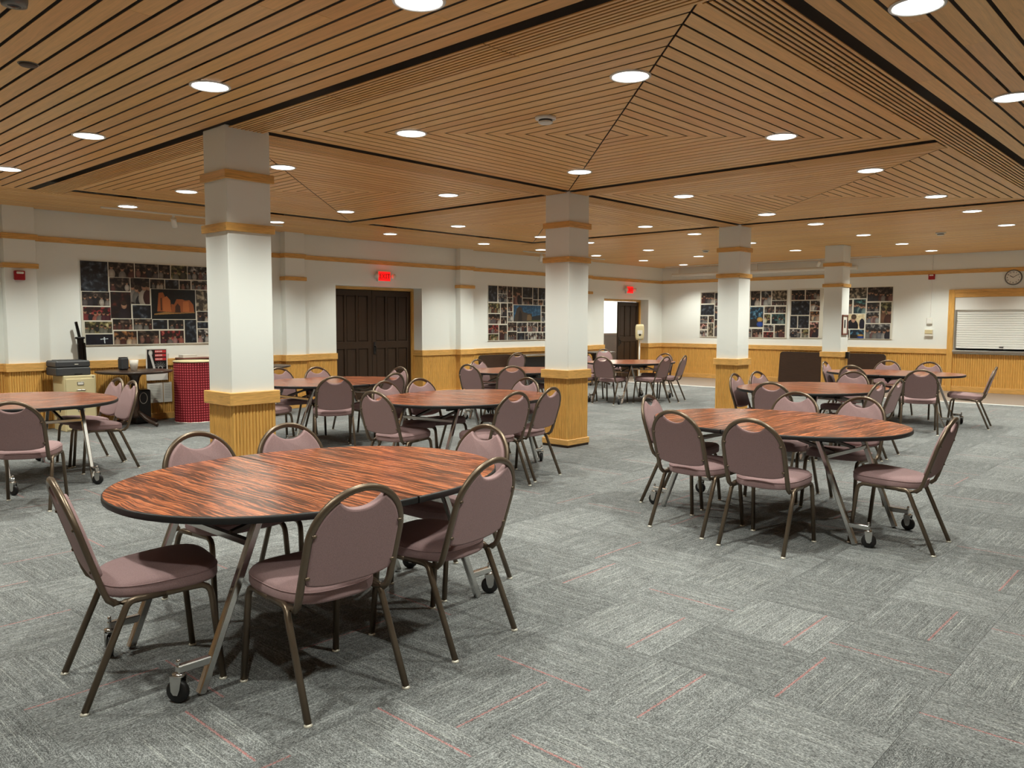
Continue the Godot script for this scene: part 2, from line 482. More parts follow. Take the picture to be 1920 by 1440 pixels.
func build_floor() -> void:
	var n := structure("floor", "grey carpet tiles laid in a quarter-turn pattern with short red lines")
	var st := st_new(); bx(st, -2.8, 23.0, -0.2, -0.008, -3.3, 15.0, 0.0)
	put("subfloor", done(st), M.slab, n)
	st = st_new(); bx(st, 17.04, WALL_U, -0.008, 0.0, -3.1, WALL_V, 0.0)
	put("vinyl_border", done(st), M.vinyl, n)
	st = st_new(); bx(st, 16.985, 17.04, -0.008, 0.006, -3.1, WALL_V, 0.002)
	put("threshold_strip", done(st), M.paint_trim, n)
	st = st_new(); bx(st, 8.0, 23.0, -0.008, 0.0, WALL_V, 15.0, 0.0)
	put("corridor_vinyl", done(st), M.vinyl, n)
	# tiles: lattice measured from the red lines
	var p := 0.522
	var cells := []
	for i in range(-10, 29):
		for j in range(-10, 22):
			var u0 := 2.5 + i * p
			var v0 := 1.39 + j * p
			if u0 < -2.6 - p or u0 > 16.98 or v0 < -3.1 - p or v0 > WALL_V: continue
			var c := Vector2(u0 + p / 2, v0 + p / 2)
			var ang := rad_to_deg(atan2(c.x, c.y))
			var seen := c.length() > 1.5 and ang > 13.0 and ang < 82.0 and c.x > 0.0 and c.y > -0.2
			cells.append([c.length() if seen else 100.0 + c.length(), i, j, u0, v0])
	cells.sort_custom(func(a, b): return a[0] < b[0])
	var tile := st_new()
	var g := 0.0006
	var hp := p / 2 - g
	quad_uv(tile, [Vector3(-hp, 0, hp), Vector3(hp, 0, hp), Vector3(hp, 0, -hp), Vector3(-hp, 0, -hp)], [Vector2(0, 1), Vector2(1, 1), Vector2(1, 0), Vector2(0, 0)])
	for q: Array in [[Vector3(-hp, 0, hp), Vector3(hp, 0, hp)], [Vector3(hp, 0, hp), Vector3(hp, 0, -hp)], [Vector3(hp, 0, -hp), Vector3(-hp, 0, -hp)], [Vector3(-hp, 0, -hp), Vector3(-hp, 0, hp)]]:
		var dn := Vector3(0, -0.008, 0)
		quad_uv(tile, [q[0] + dn, q[1] + dn, q[1], q[0]], [Vector2(0, 0), Vector2(0.02, 0), Vector2(0.02, 0.02), Vector2(0, 0.02)])
	var tile_mesh := done(tile)
	var rest := []
	for k in 8: rest.append(st_new())
	var r := RandomNumberGenerator.new(); r.seed = 99
	# tiles whose red line the photograph shows
	var known := {"0,0": 0, "2,0": 1, "1,-1": 2, "2,-2": 3, "1,1": 1, "3,-1": 7, "-1,1": 7, "-2,1": 3, "-3,2": 3}
	var count := 0
	for c: Array in cells:
		var i: int = c[1]; var j: int = c[2]
		var u0: float = c[3]; var v0: float = c[4]
		var k: int = [0, 1, 2, 3, 4, 5, 6, 7, 4, 5, 6, 4][r.randi_range(0, 11)]
		if known.has("%d,%d" % [i, j]): k = known["%d,%d" % [i, j]]
		var turn: float = (0.0 if posmod(i + j, 2) == 0 else PI / 2)
		if not known.has("%d,%d" % [i, j]) and r.randf() < 0.5: turn += PI
		var u1 := minf(u0 + p, 16.985); var v1 := minf(v0 + p, WALL_V)
		var whole := u1 - u0 > p - 0.001 and v1 - v0 > p - 0.001
		if count < 300 and c[0] < 100.0 and whole:
			put("carpet_tile", tile_mesh, M.carpet[k], n, W(u0 + p / 2, 0, v0 + p / 2), turn)
			count += 1
		else:
			var b := Basis(Vector3.UP, turn)
			var ctr := W(u0 + p / 2, 0, v0 + p / 2)
			var ps := []; var ts := []
			for q: Vector2 in [Vector2(u0 + g, v0 + g), Vector2(u1 - g, v0 + g), Vector2(u1 - g, v1 - g), Vector2(u0 + g, v1 - g)]:
				var w := W(q.x, 0, q.y)
				var l := b.inverse() * (w - ctr)
				ps.append(w); ts.append(Vector2(l.x / (2 * hp) + 0.5, l.z / (2 * hp) + 0.5))
			quad_uv(rest[k], ps, ts)
	var am := ArrayMesh.new()
	for k in 8:
		rest[k].generate_normals()
		rest[k].commit(am)
		am.surface_set_material(am.get_surface_count() - 1, M.carpet[k])
	var o := MeshInstance3D.new()
	o.name = "carpet_tiles_beyond"
	o.mesh = am
	n.add_child(o)
	o.set_meta("kind", "stuff")

# white wall, wainscot, cap rail, base and picture rail along one stretch (u0..u1) of the door wall
func left_stretch(n: Node3D, u0: float, u1: float, rail := true) -> void:
	var st := st_new()
	reeds(st, Vector2(u0, WALL_V - 0.01), Vector2(u1, WALL_V - 0.01), 0.1, 0.83, 0.034, 0.012)
	var o := put("wainscot_reeding", done(st), M.oak_up, n); o.set_meta("kind", "stuff")
	st = st_new(); bx(st, u0, u1, 0.825, 0.935, WALL_V - 0.042, WALL_V)
	put("cap_rail", done(st), M.oak, n)
	st = st_new(); bx(st, u0, u1, 0.0, 0.1, WALL_V - 0.034, WALL_V)
	put("baseboard", done(st), M.oak, n)

func build_left_wall() -> void:
	var n := structure("wall_left", "white wall with oak wainscot, pilasters and two recessed doorways")
	var b := WALL_V + 0.34
	var st := st_new()
	bx(st, -2.8, 8.71, 0, CEIL + 0.5, WALL_V, b, 0.0)
	bx(st, 8.71, 10.79, 2.185, CEIL + 0.5, WALL_V, b, 0.0)
	bx(st, 10.79, 17.02, 0, CEIL + 0.5, WALL_V, b, 0.0)
	bx(st, 17.02, 19.1, 2.14, CEIL + 0.5, WALL_V, b, 0.0)
	bx(st, 19.1, WALL_U + 0.3, 0, CEIL + 0.5, WALL_V, b, 0.0)
	put("plaster", done(st), M.paint, n)
	var pil := [3.35, 7.58, 11.73, 15.9]
	var edges := [-2.6]
	for s: float in pil: edges.append(s); edges.append(s + 0.385)
	for seg: Array in [[-2.6, 3.35], [3.735, 7.58], [7.965, 8.71], [10.79, 11.73], [12.115, 15.9], [16.285, 17.02], [19.1, WALL_U]]:
		left_stretch(n, seg[0], seg[1])
	# picture rail runs over the doors and round the pilasters
	for seg: Array in [[-2.6, 3.35], [3.735, 7.58], [7.965, 11.73], [12.115, 15.9], [16.285, WALL_U]]:
		st = st_new(); bx(st, seg[0], seg[1], 2.605, 2.68, WALL_V - 0.025, WALL_V)
		put("picture_rail", done(st), M.oak, n)
	var pr := 0.15
	for s: float in pil:
		var e := s + 0.385
		var f := WALL_V - pr
		st = st_new(); bx(st, s, e, 0, CEIL + 0.1, f, WALL_V, 0.004)
		var p := put("pilaster", done(st), M.paint, n)
		st = st_new()
		reeds(st, Vector2(s - 0.004, f - 0.004), Vector2(e + 0.004, f - 0.004), 0.1, 0.83, 0.03, 0.011)
		reeds(st, Vector2(s - 0.004, WALL_V), Vector2(s - 0.004, f - 0.004), 0.1, 0.83, 0.03, 0.011)
		reeds(st, Vector2(e + 0.004, f - 0.004), Vector2(e + 0.004, WALL_V), 0.1, 0.83, 0.03, 0.011)
		var o := put("wainscot_reeding", done(st), M.oak_up, p); o.set_meta("kind", "stuff")
		for q: Array in [["cap_rail", 0.825, 0.935, 0.042], ["baseboard", 0.0, 0.1, 0.03], ["picture_rail", 2.605, 2.68, 0.025], ["band", 2.22, 2.285, 0.025]]:
			st = st_new(); bx(st, s - q[3], e + q[3], q[1], q[2], f - q[3], WALL_V - 0.001)
			put(q[0], done(st), M.oak, p)
	doorway(8.71, 10.79, 2.185, "door_1", "closed pair of dark brown panelled doors in a deep doorway", false)
	doorway(17.02, 19.1, 2.14, "door_2", "dark panelled door beside an open leaf, lit corridor showing through", true)
	# reveals: oak below, paint above
	for d: float in [10.79, 19.1]:
		st = st_new()
		reeds(st, Vector2(d - 0.002, b), Vector2(d - 0.002, WALL_V - 0.03), 0.1, 0.83, 0.034, 0.01)
		var o := put("reveal_reeding", done(st), M.oak_up, n); o.set_meta("kind", "stuff")
		st = st_new(); bx(st, d - 0.03, d, 0.825, 0.935, WALL_V - 0.042, b)
		put("reveal_cap_rail", done(st), M.oak, n)
	# corridor behind the second doorway
	n = structure("wall_corridor", "bright white corridor wall with brown wainscot seen through the open door")
	st = st_new()
	bx(st, 15.0, 23.0, 1.19, CEIL, 14.3, 14.5, 0.0)
	bx(st, 15.0, 23.0, CEIL, CEIL + 0.1, b, 14.5, 0.0)
	bx(st, 14.8, 15.0, 0.0, CEIL, b, 14.5, 0.0)
	bx(st, 23.0, 23.2, 0.0, CEIL, b, 14.5, 0.0)
	bx(st, WALL_U + 0.3, 23.0, 0.0, CEIL, b - 0.2, b, 0.0)
	put("plaster", done(st), M.paint, n)
	st = st_new(); bx(st, 15.0, 23.0, 0.0, 1.12, 14.27, 14.5, 0.0)
	put("wainscot", done(st), M.dark_wood, n)
	st = st_new(); bx(st, 15.0, 23.0, 1.12, 1.19, 14.25, 14.5)
	put("cap_rail", done(st), M.darker_wood, n)
	for u: float in [18.6, 20.6]:
		var t := thing("corridor_lamp", "round white ceiling lamp in the corridor behind the open door", "ceiling lamp", W(u, CEIL - 0.003, 13.5), 0.0, "corridor ceiling lamps")
		put("lens", lathe_mesh([Vector2(0.0, -0.05), Vector2(0.12, -0.04), Vector2(0.16, 0.0)], 32), M.lens, t)
		put("base", lathe_mesh([Vector2(0.16, 0.0), Vector2(0.17, -0.005), Vector2(0.175, 0.0)], 32), M.paint_trim, t)
		var l := OmniLight3D.new()
		l.name = "glow"; t.add_child(l, true)
		l.position = Vector3(0, -0.12, 0); l.light_energy = 3.2; l.light_size = 0.1; l.omni_range = 12.0; l.omni_attenuation = 2.0
		l.light_color = Color(1.0, 0.98, 0.95); l.shadow_enabled = true

func door_leaf(parent: Node3D, hinge: Vector3, width: float, turn: float, height: float, knob: bool) -> void:
	var leaf := Node3D.new()
	leaf.name = "leaf"
	parent.add_child(leaf, true)
	leaf.position = hinge
	leaf.rotation.y = turn
	var st := st_new()
	var t := 0.045
	# stiles and rails with six sunk panels
	var xs := [0.0, 0.11, width * 0.5 - 0.17, width * 0.5 + 0.17, width - 0.11, width]
	cbox(st, Vector3(width / 2, height / 2, -t / 2 + 0.012), Vector3(width - 0.01, height - 0.01, t - 0.024), 0.0)
	for x: Array in [[0.0, 0.1], [width - 0.1, width], [width * 0.36 - 0.028, width * 0.36 + 0.028], [width * 0.64 - 0.028, width * 0.64 + 0.028]]:
		cbox(st, Vector3((x[0] + x[1]) / 2, height / 2, 0.0), Vector3(x[1] - x[0], height, t), 0.006)
	for y: Array in [[0.0, 0.2], [0.98, 1.12], [height - 0.11, height]]:
		cbox(st, Vector3(width / 2, (y[0] + y[1]) / 2, 0.001), Vector3(width - 0.01, y[1] - y[0], t), 0.006)
	put("frame", done(st), M.dark_wood, leaf)
	var pw := [[0.105, width * 0.36 - 0.033], [width * 0.36 + 0.033, width * 0.64 - 0.033], [width * 0.64 + 0.033, width - 0.105]]
	for y: Array in [[0.205, 0.975], [1.125, height - 0.115]]:
		for x: Array in pw:
			st = st_new()
			cbox(st, Vector3((x[0] + x[1]) / 2, (y[0] + y[1]) / 2, 0.004), Vector3(x[1] - x[0] - 0.02, y[1] - y[0] - 0.02, 0.012), 0.005)
			put("panel", done(st), M.dark_wood, leaf)
	if knob:
		st = st_new()
		cbox(st, Vector3(0.05, 0.99, 0.03), Vector3(0.05, 0.24, 0.012), 0.004)
		bar(st, Vector3(0.05, 1.02, 0.03), Vector3(0.05, 1.02, 0.08), 0.022, 0.022, 0.006)
		bar(st, Vector3(0.05, 1.02, 0.075), Vector3(0.05, 0.92, 0.085), 0.022, 0.02, 0.006)
		put("handle", done(st), M.black, leaf)

func doorway(u0: float, u1: float, top: float, called: String, label: String, open_left: bool) -> void:
	var n := Node3D.new()
	n.name = called
	add_child(n)
	tag(n, label, "", "", "structure")
	var v := WALL_V + 0.31
	var st := st_new()
	bx(st, u0, u0 + 0.055, 0, top - 0.055, v - 0.06, v + 0.06)
	put("jamb", done(st), M.oak_up, n)
	st = st_new(); bx(st, u1 - 0.055, u1, 0, top - 0.055, v - 0.06, v + 0.06)
	put("jamb", done(st), M.oak_up, n)
	st = st_new(); bx(st, u0, u1, top - 0.055, top, v - 0.06, v + 0.06)
	put("head_jamb", done(st), M.oak, n)
	var w := (u1 - u0 - 0.11) / 2 - 0.004
	var h := top - 0.07
	# right-hand leaf: local x runs from the meeting edge to the hinge
	door_leaf(n, W((u0 + u1) / 2 + 0.003, 0.008, v), w, 0.0, h, true)
	if open_left: door_leaf(n, W(u0 + 0.058, 0.008, v + 0.03), w, deg_to_rad(97.0), h, false)
	else: door_leaf(n, W(u0 + 0.058, 0.008, v), w, 0.0, h, false)

func build_far_wall() -> void:
	var n := structure("wall_far", "white wall with oak wainscot and a shuttered serving window")
	var b := WALL_U + 0.3
	var wv0 := 1.2; var wv1 := 4.86      # serving opening
	var st := st_new()
	bx(st, WALL_U, b, 0, CEIL + 0.5, wv1, WALL_V + 0.34, 0.0)
	bx(st, WALL_U, b, 0, 0.86, wv0, wv1, 0.0)
	bx(st, WALL_U, b, 2.1, CEIL + 0.5, wv0, wv1, 0.0)
	bx(st, WALL_U, b, 0, CEIL + 0.5, -3.3, wv0, 0.0)
	put("plaster", done(st), M.paint, n)
	for seg: Array in [[WALL_V - 0.01, 4.99], [4.87, -3.1]]:
		st = st_new(); reeds(st, Vector2(WALL_U - 0.01, seg[0]), Vector2(WALL_U - 0.01, seg[1]), 0.1, 0.83, 0.045, 0.012)
		var o := put("wainscot_reeding", done(st), M.oak_up, n); o.set_meta("kind", "stuff")
	for seg: Array in [[4.99, WALL_V - 0.04], [-3.1, 1.08]]:
		st = st_new(); bx(st, WALL_U - 0.042, WALL_U, 0.825, 0.935, seg[0], seg[1])
		put("cap_rail", done(st), M.oak, n)
	st = st_new(); bx(st, WALL_U - 0.03, WALL_U, 0.0, 0.12, -3.1, WALL_V - 0.04)
	put("baseboard", done(st), M.oak, n)
	st = st_new(); bx(st, WALL_U - 0.025, WALL_U, 2.605, 2.69, -3.1, WALL_V)
	put("picture_rail", done(st), M.oak, n)
	# serving window
	var w := structure("window_1", "serving window with white roll-down shutter and oak frame")
	st = st_new(); bx(st, WALL_U - 0.04, WALL_U + 0.01, 0.0, 2.25, 4.87, 4.99)
	put("post", done(st), M.oak_up, w)
	st = st_new(); bx(st, WALL_U - 0.04, WALL_U + 0.01, 0.0, 2.25, 1.08, 1.2)
	put("post", done(st), M.oak_up, w)
	st = st_new(); bx(st, WALL_U - 0.04, WALL_U + 0.01, 2.18, 2.25, 1.2, 4.87); bx(st, WALL_U - 0.03, WALL_U + 0.01, 2.08, 2.18, 1.2, 4.87)
	put("head", done(st), M.oak, w)
	st = st_new(); bx(st, WALL_U - 0.015, WALL_U + 0.2, 1.8, 2.08, 1.2, 4.86)
	put("shutter_box", done(st), M.paint_trim, w)
	var slat := box_mesh(Vector3(0.016, 0.046, 3.6), 0.006)
	for k in 17:
		put("shutter_slat", slat, M.paint_trim, w, W(WALL_U + 0.03, 0.955 + 0.024 + k * 0.05, 3.03))
	for v: float in [4.84, 1.22]:
		st = st_new(); bx(st, WALL_U + 0.0, WALL_U + 0.06, 0.92, 1.8, v - 0.018, v + 0.018)
		put("guide", done(st), M.steel, w)
	st = st_new(); bx(st, WALL_U - 0.09, WALL_U + 0.28, 0.865, 0.915, 1.08, 4.87, 0.01)
	put("counter", done(st), M.steel, w)
	st = st_new(); bx(st, WALL_U + 0.01, WALL_U + 0.03, 0.985, 1.005, 3.9, 3.98)
	put("shutter_handle", done(st), M.black, w)

# ------------------------------------------------------------------ ceiling
func board(parent: Node3D, q: Array, along: Vector2, h: float, thick: float, material: Material, called := "board") -> void:
	# q: four (u,v) corners, counter-clockwise seen from above
	var st := st_new()
	var across := Vector2(-along.y, along.x)
	var off := Vector2(rng.randf(), rng.randf())
	var ps := []; var ts := []
	for k in [3, 2, 1, 0]:
		ps.append(W(q[k].x, h, q[k].y)); ts.append(Vector2(q[k].dot(along) / 1.6, q[k].dot(across) / 0.5) + off)
	quad_uv(st, ps, ts)
	for k in 4:
		var a: Vector2 = q[k]; var b: Vector2 = q[(k + 1) % 4]
		if a.distance_to(b) < 0.002: continue
		quad_uv(st, [W(a.x, h, a.y), W(b.x, h, b.y), W(b.x, h + thick, b.y), W(a.x, h + thick, a.y)],
			[Vector2(a.dot(along) / 1.6, 0) + off, Vector2(b.dot(along) / 1.6, 0) + off, Vector2(b.dot(along) / 1.6, 0.04) + off, Vector2(a.dot(along) / 1.6, 0.04) + off])
	put(called, done(st), material, parent)

func any_board() -> Material:
	return M.boards[rng.randi_range(0, 4)]

func build_ceiling() -> void:
	rng.seed = 41
	var roof := structure("ceiling", "concrete slab hidden above the wooden ceiling boards")
	var st := st_new(); bx(st, -2.8, 20.2, CEIL + 0.4, CEIL + 0.5, -3.3, WALL_V + 0.4, 0.0)
	put("slab", done(st), M.slab, roof)
	var us := [3.19, 7.485, 11.78]
	var vs := [1.69, 5.98, 10.27]
	var sw := 0.34
	var names := ["square bay of mitred boards before the second column", "square bay of mitred boards before the third column", "square bay of mitred boards in front of the double doors", "square bay of mitred boards in front of the church collage"]
	for j in 2:
		for i in 2:
			var n := structure("ceiling", names[j * 2 + i])
			bay(n, us[i] + sw, us[i + 1], vs[j] + sw, vs[j + 1])
	# flat aisles
	lanes(structure("ceiling", "long boards over the aisle before the first column"), -2.6, us[0] - 0.004, -3.1, vs[2] + sw, true, 0.1318)
	lanes(structure("ceiling", "long boards over the aisle leading to the serving window"), us[0], us[2] + sw, -3.1, vs[0] - 0.004, false, 0.1318)
	lanes(structure("ceiling", "long boards over the aisle along the double doors"), -2.6, us[2] + sw, vs[2] + sw + 0.004, WALL_V, false, 0.1318)
	lanes(structure("ceiling", "long boards over the end of the hall by the serving window"), us[2] + sw + 0.004, WALL_U, -3.1, WALL_V, true, 0.1318)
	# dropped bands of narrow slats between the columns
	var n := structure("ceiling", "dropped bands of narrow slats running from column to column")
	for i in 3:
		if i == 1:
			band(n, us[i], vs[0] + sw, vs[1], true); band(n, us[i], vs[1] + sw, vs[2], true)
			band(n, vs[i], us[0] + sw, us[1], false); band(n, vs[i], us[1] + sw, us[2], false)
		else:
			band(n, us[i], vs[0], vs[2] + sw, true)
			band(n, vs[i], us[0] + sw, us[2], false)

func bay(n: Node3D, u0: float, u1: float, v0: float, v1: float) -> void:
	var c := Vector2((u0 + u1) / 2, (v0 + v1) / 2)
	var hs := Vector2((u1 - u0) / 2, (v1 - v0) / 2)
	var num := 17
	for i in num:
		var a := 1.0 - float(i) / num
		var b := 1.0 - (i + 1.0) / num + 0.0088
		if i == num - 1: b = 0.004
		var big := 0.009; var small := 0.0015
		for side in 4:
			# side 0: low v, 1: high u, 2: high v, 3: low u
			var s0: Vector2 = [Vector2(-1, -1), Vector2(1, -1), Vector2(1, 1), Vector2(-1, 1)][side]
			var s1: Vector2 = [Vector2(1, -1), Vector2(1, 1), Vector2(-1, 1), Vector2(-1, -1)][side]
			var d := (s1 - s0).normalized()
			var g0 := big if side % 2 == 0 else small
			var g1 := small if side % 2 == 0 else big
			var o0 := c + s0 * hs * a + d * g0
			var o1 := c + s1 * hs * a - d * g1
			var i0 := c + s0 * hs * b + d * g0
			var i1 := c + s1 * hs * b - d * g1
			if (i1 - i0).dot(d) < 0.003:
				i0 = (i0 + i1) / 2 - d * 0.0015; i1 = i0 + d * 0.003
			var length := o0.distance_to(o1)
			if length > 1.6 and rng.randf() < 0.55:
				var t := rng.randf_range(0.3, 0.7)
				var q := o0.lerp(o1, t)
				var r := q + (i0 - o0) - d * (i0 - o0).dot(d)
				board(n, [o0, q - d * 0.0008, r - d * 0.0008, i0], d, CEIL, 0.003, any_board())
				board(n, [q + d * 0.0008, o1, i1, r + d * 0.0008], d, CEIL, 0.003, any_board())
			else:
				board(n, [o0, o1, i1, i0], d, CEIL, 0.003, any_board())

func lanes(n: Node3D, u0: float, u1: float, v0: float, v1: float, along_v: bool, pitch: float) -> void:
	var w := (u1 - u0) if along_v else (v1 - v0)
	var l := (v1 - v0) if along_v else (u1 - u0)
	var num := int(round(w / pitch))
	var p := w / num
	for k in num:
		var x0 := p * k; var x1 := x0 + p - 0.021
		var y := 0.0
		var first := true
		while y < l - 0.01:
			var y1 := y + (rng.randf_range(1.2, 3.9) if first else 3.9)
			first = false
			if l - y1 < 1.0: y1 = l
			if along_v: board(n, [Vector2(u0 + x0, v0 + y), Vector2(u0 + x1, v0 + y), Vector2(u0 + x1, v0 + y1 - 0.0015), Vector2(u0 + x0, v0 + y1 - 0.0015)], Vector2(0, 1), CEIL, 0.003, any_board())
			else: board(n, [Vector2(u0 + y, v0 + x0), Vector2(u0 + y1 - 0.0015, v0 + x0), Vector2(u0 + y1 - 0.0015, v0 + x1), Vector2(u0 + y, v0 + x1)], Vector2(1, 0), CEIL, 0.003, any_board())
			y = y1

# one band: at = its near edge, from a to b along the other axis
func band(n: Node3D, at: float, a: float, b: float, along_v: bool) -> void:
	var sw := 0.34
	var bottom := CEIL - 0.024
	var mods := maxi(1, int(round((b - a) / 1.42)))
	var m := (b - a) / mods
	for k in mods:
		for s in 9:
			var x := at + 0.031 + s * 0.0345
			var y0 := a + m * k + 0.004; var y1 := a + m * (k + 1) - 0.004
			var q := [Vector2(x, y0), Vector2(x + 0.0195, y0), Vector2(x + 0.0195, y1), Vector2(x, y1)] if along_v else [Vector2(y0, x), Vector2(y1, x), Vector2(y1, x + 0.0195), Vector2(y0, x + 0.0195)]
			board(n, q, Vector2(0, 1) if along_v else Vector2(1, 0), bottom, 0.006, any_board(), "slat")

# ------------------------------------------------------------------ columns
func build_columns() -> void:
	var labels := ["white square column with oak wainscot beside the red checked drum", "white square column with oak wainscot in the middle of the hall, second in its row from the red drum",
		"white square column with oak wainscot, third in its row from the red drum", "white square column with a small framed picture, last in its row before the serving wall"]
	var us := [3.191, 7.493, 11.778, 16.118]
	for i in 4:
		var u: float = us[i]
		var v := 5.978
		var a := 0.384; var b := 0.366
		var n := thing("column", labels[i], "column", W(u + a / 2, 0, v + b / 2), 0.0, "", "structure")
		var st := st_new(); cbox(st, Vector3(0, (CEIL - 0.002 + 0.9) / 2, 0), Vector3(a, CEIL - 0.002 - 0.9, b), 0.006)
		put("shaft", done(st), M.paint, n)
		for q: Array in [["band", 2.626, 2.694, 0.024], ["band", 2.219, 2.284, 0.024], ["cap", 0.831, 0.936, 0.034]]:
			st = st_new(); cbox(st, Vector3(0, (q[1] + q[2]) / 2, 0), Vector3(a + 2 * q[3], q[2] - q[1], b + 2 * q[3]), 0.004)
			put(q[0], done(st), M.oak, n)
		st = st_new()
		var x := a / 2; var z := b / 2
		var at := Vector2(u + a / 2, v + b / 2)
		for e: Array in [[Vector2(-x, -z), Vector2(x, -z)], [Vector2(x, -z), Vector2(x, z)], [Vector2(x, z), Vector2(-x, z)], [Vector2(-x, z), Vector2(-x, -z)]]:
			reeds(st, e[0], e[1], 0.1, 0.832, 0.029, 0.01)
		var o := put("wainscot_reeding", done(st), M.oak_up, n); o.set_meta("kind", "stuff")
		st = st_new(); cbox(st, Vector3(0, 0.063, 0), Vector3(a + 0.044, 0.072, b + 0.044), 0.006)
		put("base", done(st), M.oak, n)
		st = st_new(); cbox(st, Vector3(0, 0.014, 0), Vector3(a + 0.026, 0.028, b + 0.026), 0.0)
		put("toe", done(st), M.dark_wood, n)

# ------------------------------------------------------------------ tables
var table_kit := {}

func oval(a: float, b: float, ang: float) -> Vector2:
	var ca := cos(ang); var sa := sin(ang)
	var n := 2.12
	var r := pow(pow(absf(ca / a), n) + pow(absf(sa / b), n), -1.0 / n)
	return Vector2(ca * r, sa * r)

func make_table_kit() -> void:
	var a := 0.972; var b := 0.772
	var num := 40
	var outline := []
	for k in num + 1:
		var p := oval(a - 0.006, b - 0.006, -PI / 2 + PI * k / num)
		outline.append(Vector2(maxf(p.x, 0.0), p.y))
	# laminate face, x > 0 half; grain runs along z
	var top := st_new()
	var poly := PackedVector2Array()
	poly.append(Vector2(0.0042, -(b - 0.006)))
	for k in range(1, num): poly.append(outline[k])
	poly.append(Vector2(0.0042, b - 0.006))
	var put_uv := func(st: SurfaceTool, p: Vector2, y: float) -> void:
		st.set_uv(Vector2(p.x / 2.0 + 0.5, p.y / 1.6 + 0.5)); st.add_vertex(Vector3(p.x, y, p.y))
	var c := Vector2(0.35, 0)
	for k in poly.size():
		var l := (k + 1) % poly.size()
		put_uv.call(top, c, TABLE_H); put_uv.call(top, poly[k], TABLE_H); put_uv.call(top, poly[l], TABLE_H)
	table_kit.face = done(top)
	# moulded edge
	var edge := st_new(true)
	var prof := [Vector2(-0.001, -0.0004), Vector2(0.003, -0.001), Vector2(0.0062, -0.006), Vector2(0.0068, -0.016), Vector2(0.0058, -0.027), Vector2(0.0, -0.031)]
	for k in num:
		for m in prof.size() - 1:
			var corner := func(i: int, j: int) -> Vector3:
				var q: Vector2 = oval(a - 0.006 + prof[j].x, b - 0.006 + prof[j].x, -PI / 2 + PI * i / num)
				return Vector3(maxf(q.x, 0.0042), TABLE_H + prof[j].y, q.y)
			quad(edge, corner.call(k, m), corner.call(k + 1, m), corner.call(k + 1, m + 1), corner.call(k, m + 1))
	# straight edge at the seam
	quad(edge, Vector3(0.0042, TABLE_H - 0.031, -b), Vector3(0.0042, TABLE_H - 0.031, b), Vector3(0.0042, TABLE_H - 0.0006, b), Vector3(0.0042, TABLE_H - 0.0006, -b))
	table_kit.edge = done(edge)
	var under := st_new()
	for k in poly.size():
		var l := (k + 1) % poly.size()
		tri(under, Vector3(c.x, TABLE_H - 0.03, c.y), Vector3(poly[k].x, TABLE_H - 0.03, poly[k].y), Vector3(poly[l].x, TABLE_H - 0.03, poly[l].y))
	table_kit.under = done(under)
	# leg with castor arm, x > 0, z > 0 corner
	var st := st_new()
	bar(st, Vector3(0.79, 0.004, 0.34), Vector3(0.5, 0.715, 0.34), 0.034, 0.034, 0.005, Vector3(0, 0, 1))
	table_kit.leg = done(st)
	st = st_new()
	bar(st, Vector3(0.735, 0.135, 0.34), Vector3(0.885, 0.135, 0.34), 0.03, 0.032, 0.004, Vector3.UP)
	table_kit.arm = done(st)
	st = st_new(true)
	lathe(st, [Vector2(0.016, 0.1), Vector2(0.024, 0.105), Vector2(0.024, 0.118), Vector2(0.0, 0.119)], 20)
	lathe(st, [Vector2(0.0, 0.15), Vector2(0.008, 0.15), Vector2(0.008, 0.172), Vector2(0.0, 0.176)], 14)
	table_kit.swivel = done(st)
	st = st_new()
	for z: float in [-0.02, 0.02]:
		var poly2 := PackedVector2Array([Vector2(-0.024, 0.112), Vector2(0.026, 0.112), Vector2(0.022, 0.05), Vector2(0.012, 0.036), Vector2(-0.006, 0.036), Vector2(-0.016, 0.06)])
		prism(st, poly2, Vector3(0, 0, z - 0.002), Vector3.RIGHT, Vector3.UP, Vector3(0, 0, 0.004))
	table_kit.fork = done(st)
	st = st_new(true)
	var rim := []
	for q: Vector2 in [Vector2(0.02, -0.014), Vector2(0.042, -0.013), Vector2(0.047, -0.006), Vector2(0.047, 0.006), Vector2(0.042, 0.013), Vector2(0.02, 0.014)]:
		var ring := []
		for k in 24:
			var an := TAU * k / 24
			ring.append(Vector3(0.004 + cos(an) * q.x, 0.047 + sin(an) * q.x, q.y))
		rim.append(ring)
	loft(st, rim)
	table_kit.wheel = done(st)
	# pair frame: crossbar and hinge plates, x > 0 end
	st = st_new()
	bar(st, Vector3(0.555, 0.575, -0.335), Vector3(0.555, 0.575, 0.335), 0.026, 0.03, 0.004)
	table_kit.crossbar = done(st)
	st = st_new()
	bar(st, Vector3(0.55, 0.585, 0.16), Vector3(0.12, 0.69, 0.16), 0.022, 0.026, 0.003, Vector3(0, 0, 1))
	table_kit.brace = done(st)
	st = st_new()
	bar(st, Vector3(0.06, 0.695, 0.3), Vector3(0.62, 0.695, 0.3), 0.03, 0.04, 0.003)
	table_kit.bearer = done(st)
	st = st_new()
	bar(st, Vector3(0.0, 0.66, -0.36), Vector3(0.0, 0.66, 0.36), 0.05, 0.04, 0.004)
	for z: float in [-0.3, 0.3]:
		prism(st, PackedVector2Array([Vector2(-0.09, 0.715), Vector2(0.09, 0.715), Vector2(0.0, 0.6)]), Vector3(0, 0, z), Vector3.RIGHT, Vector3.UP, Vector3(0, 0, 0.006))
	table_kit.hinge = done(st)

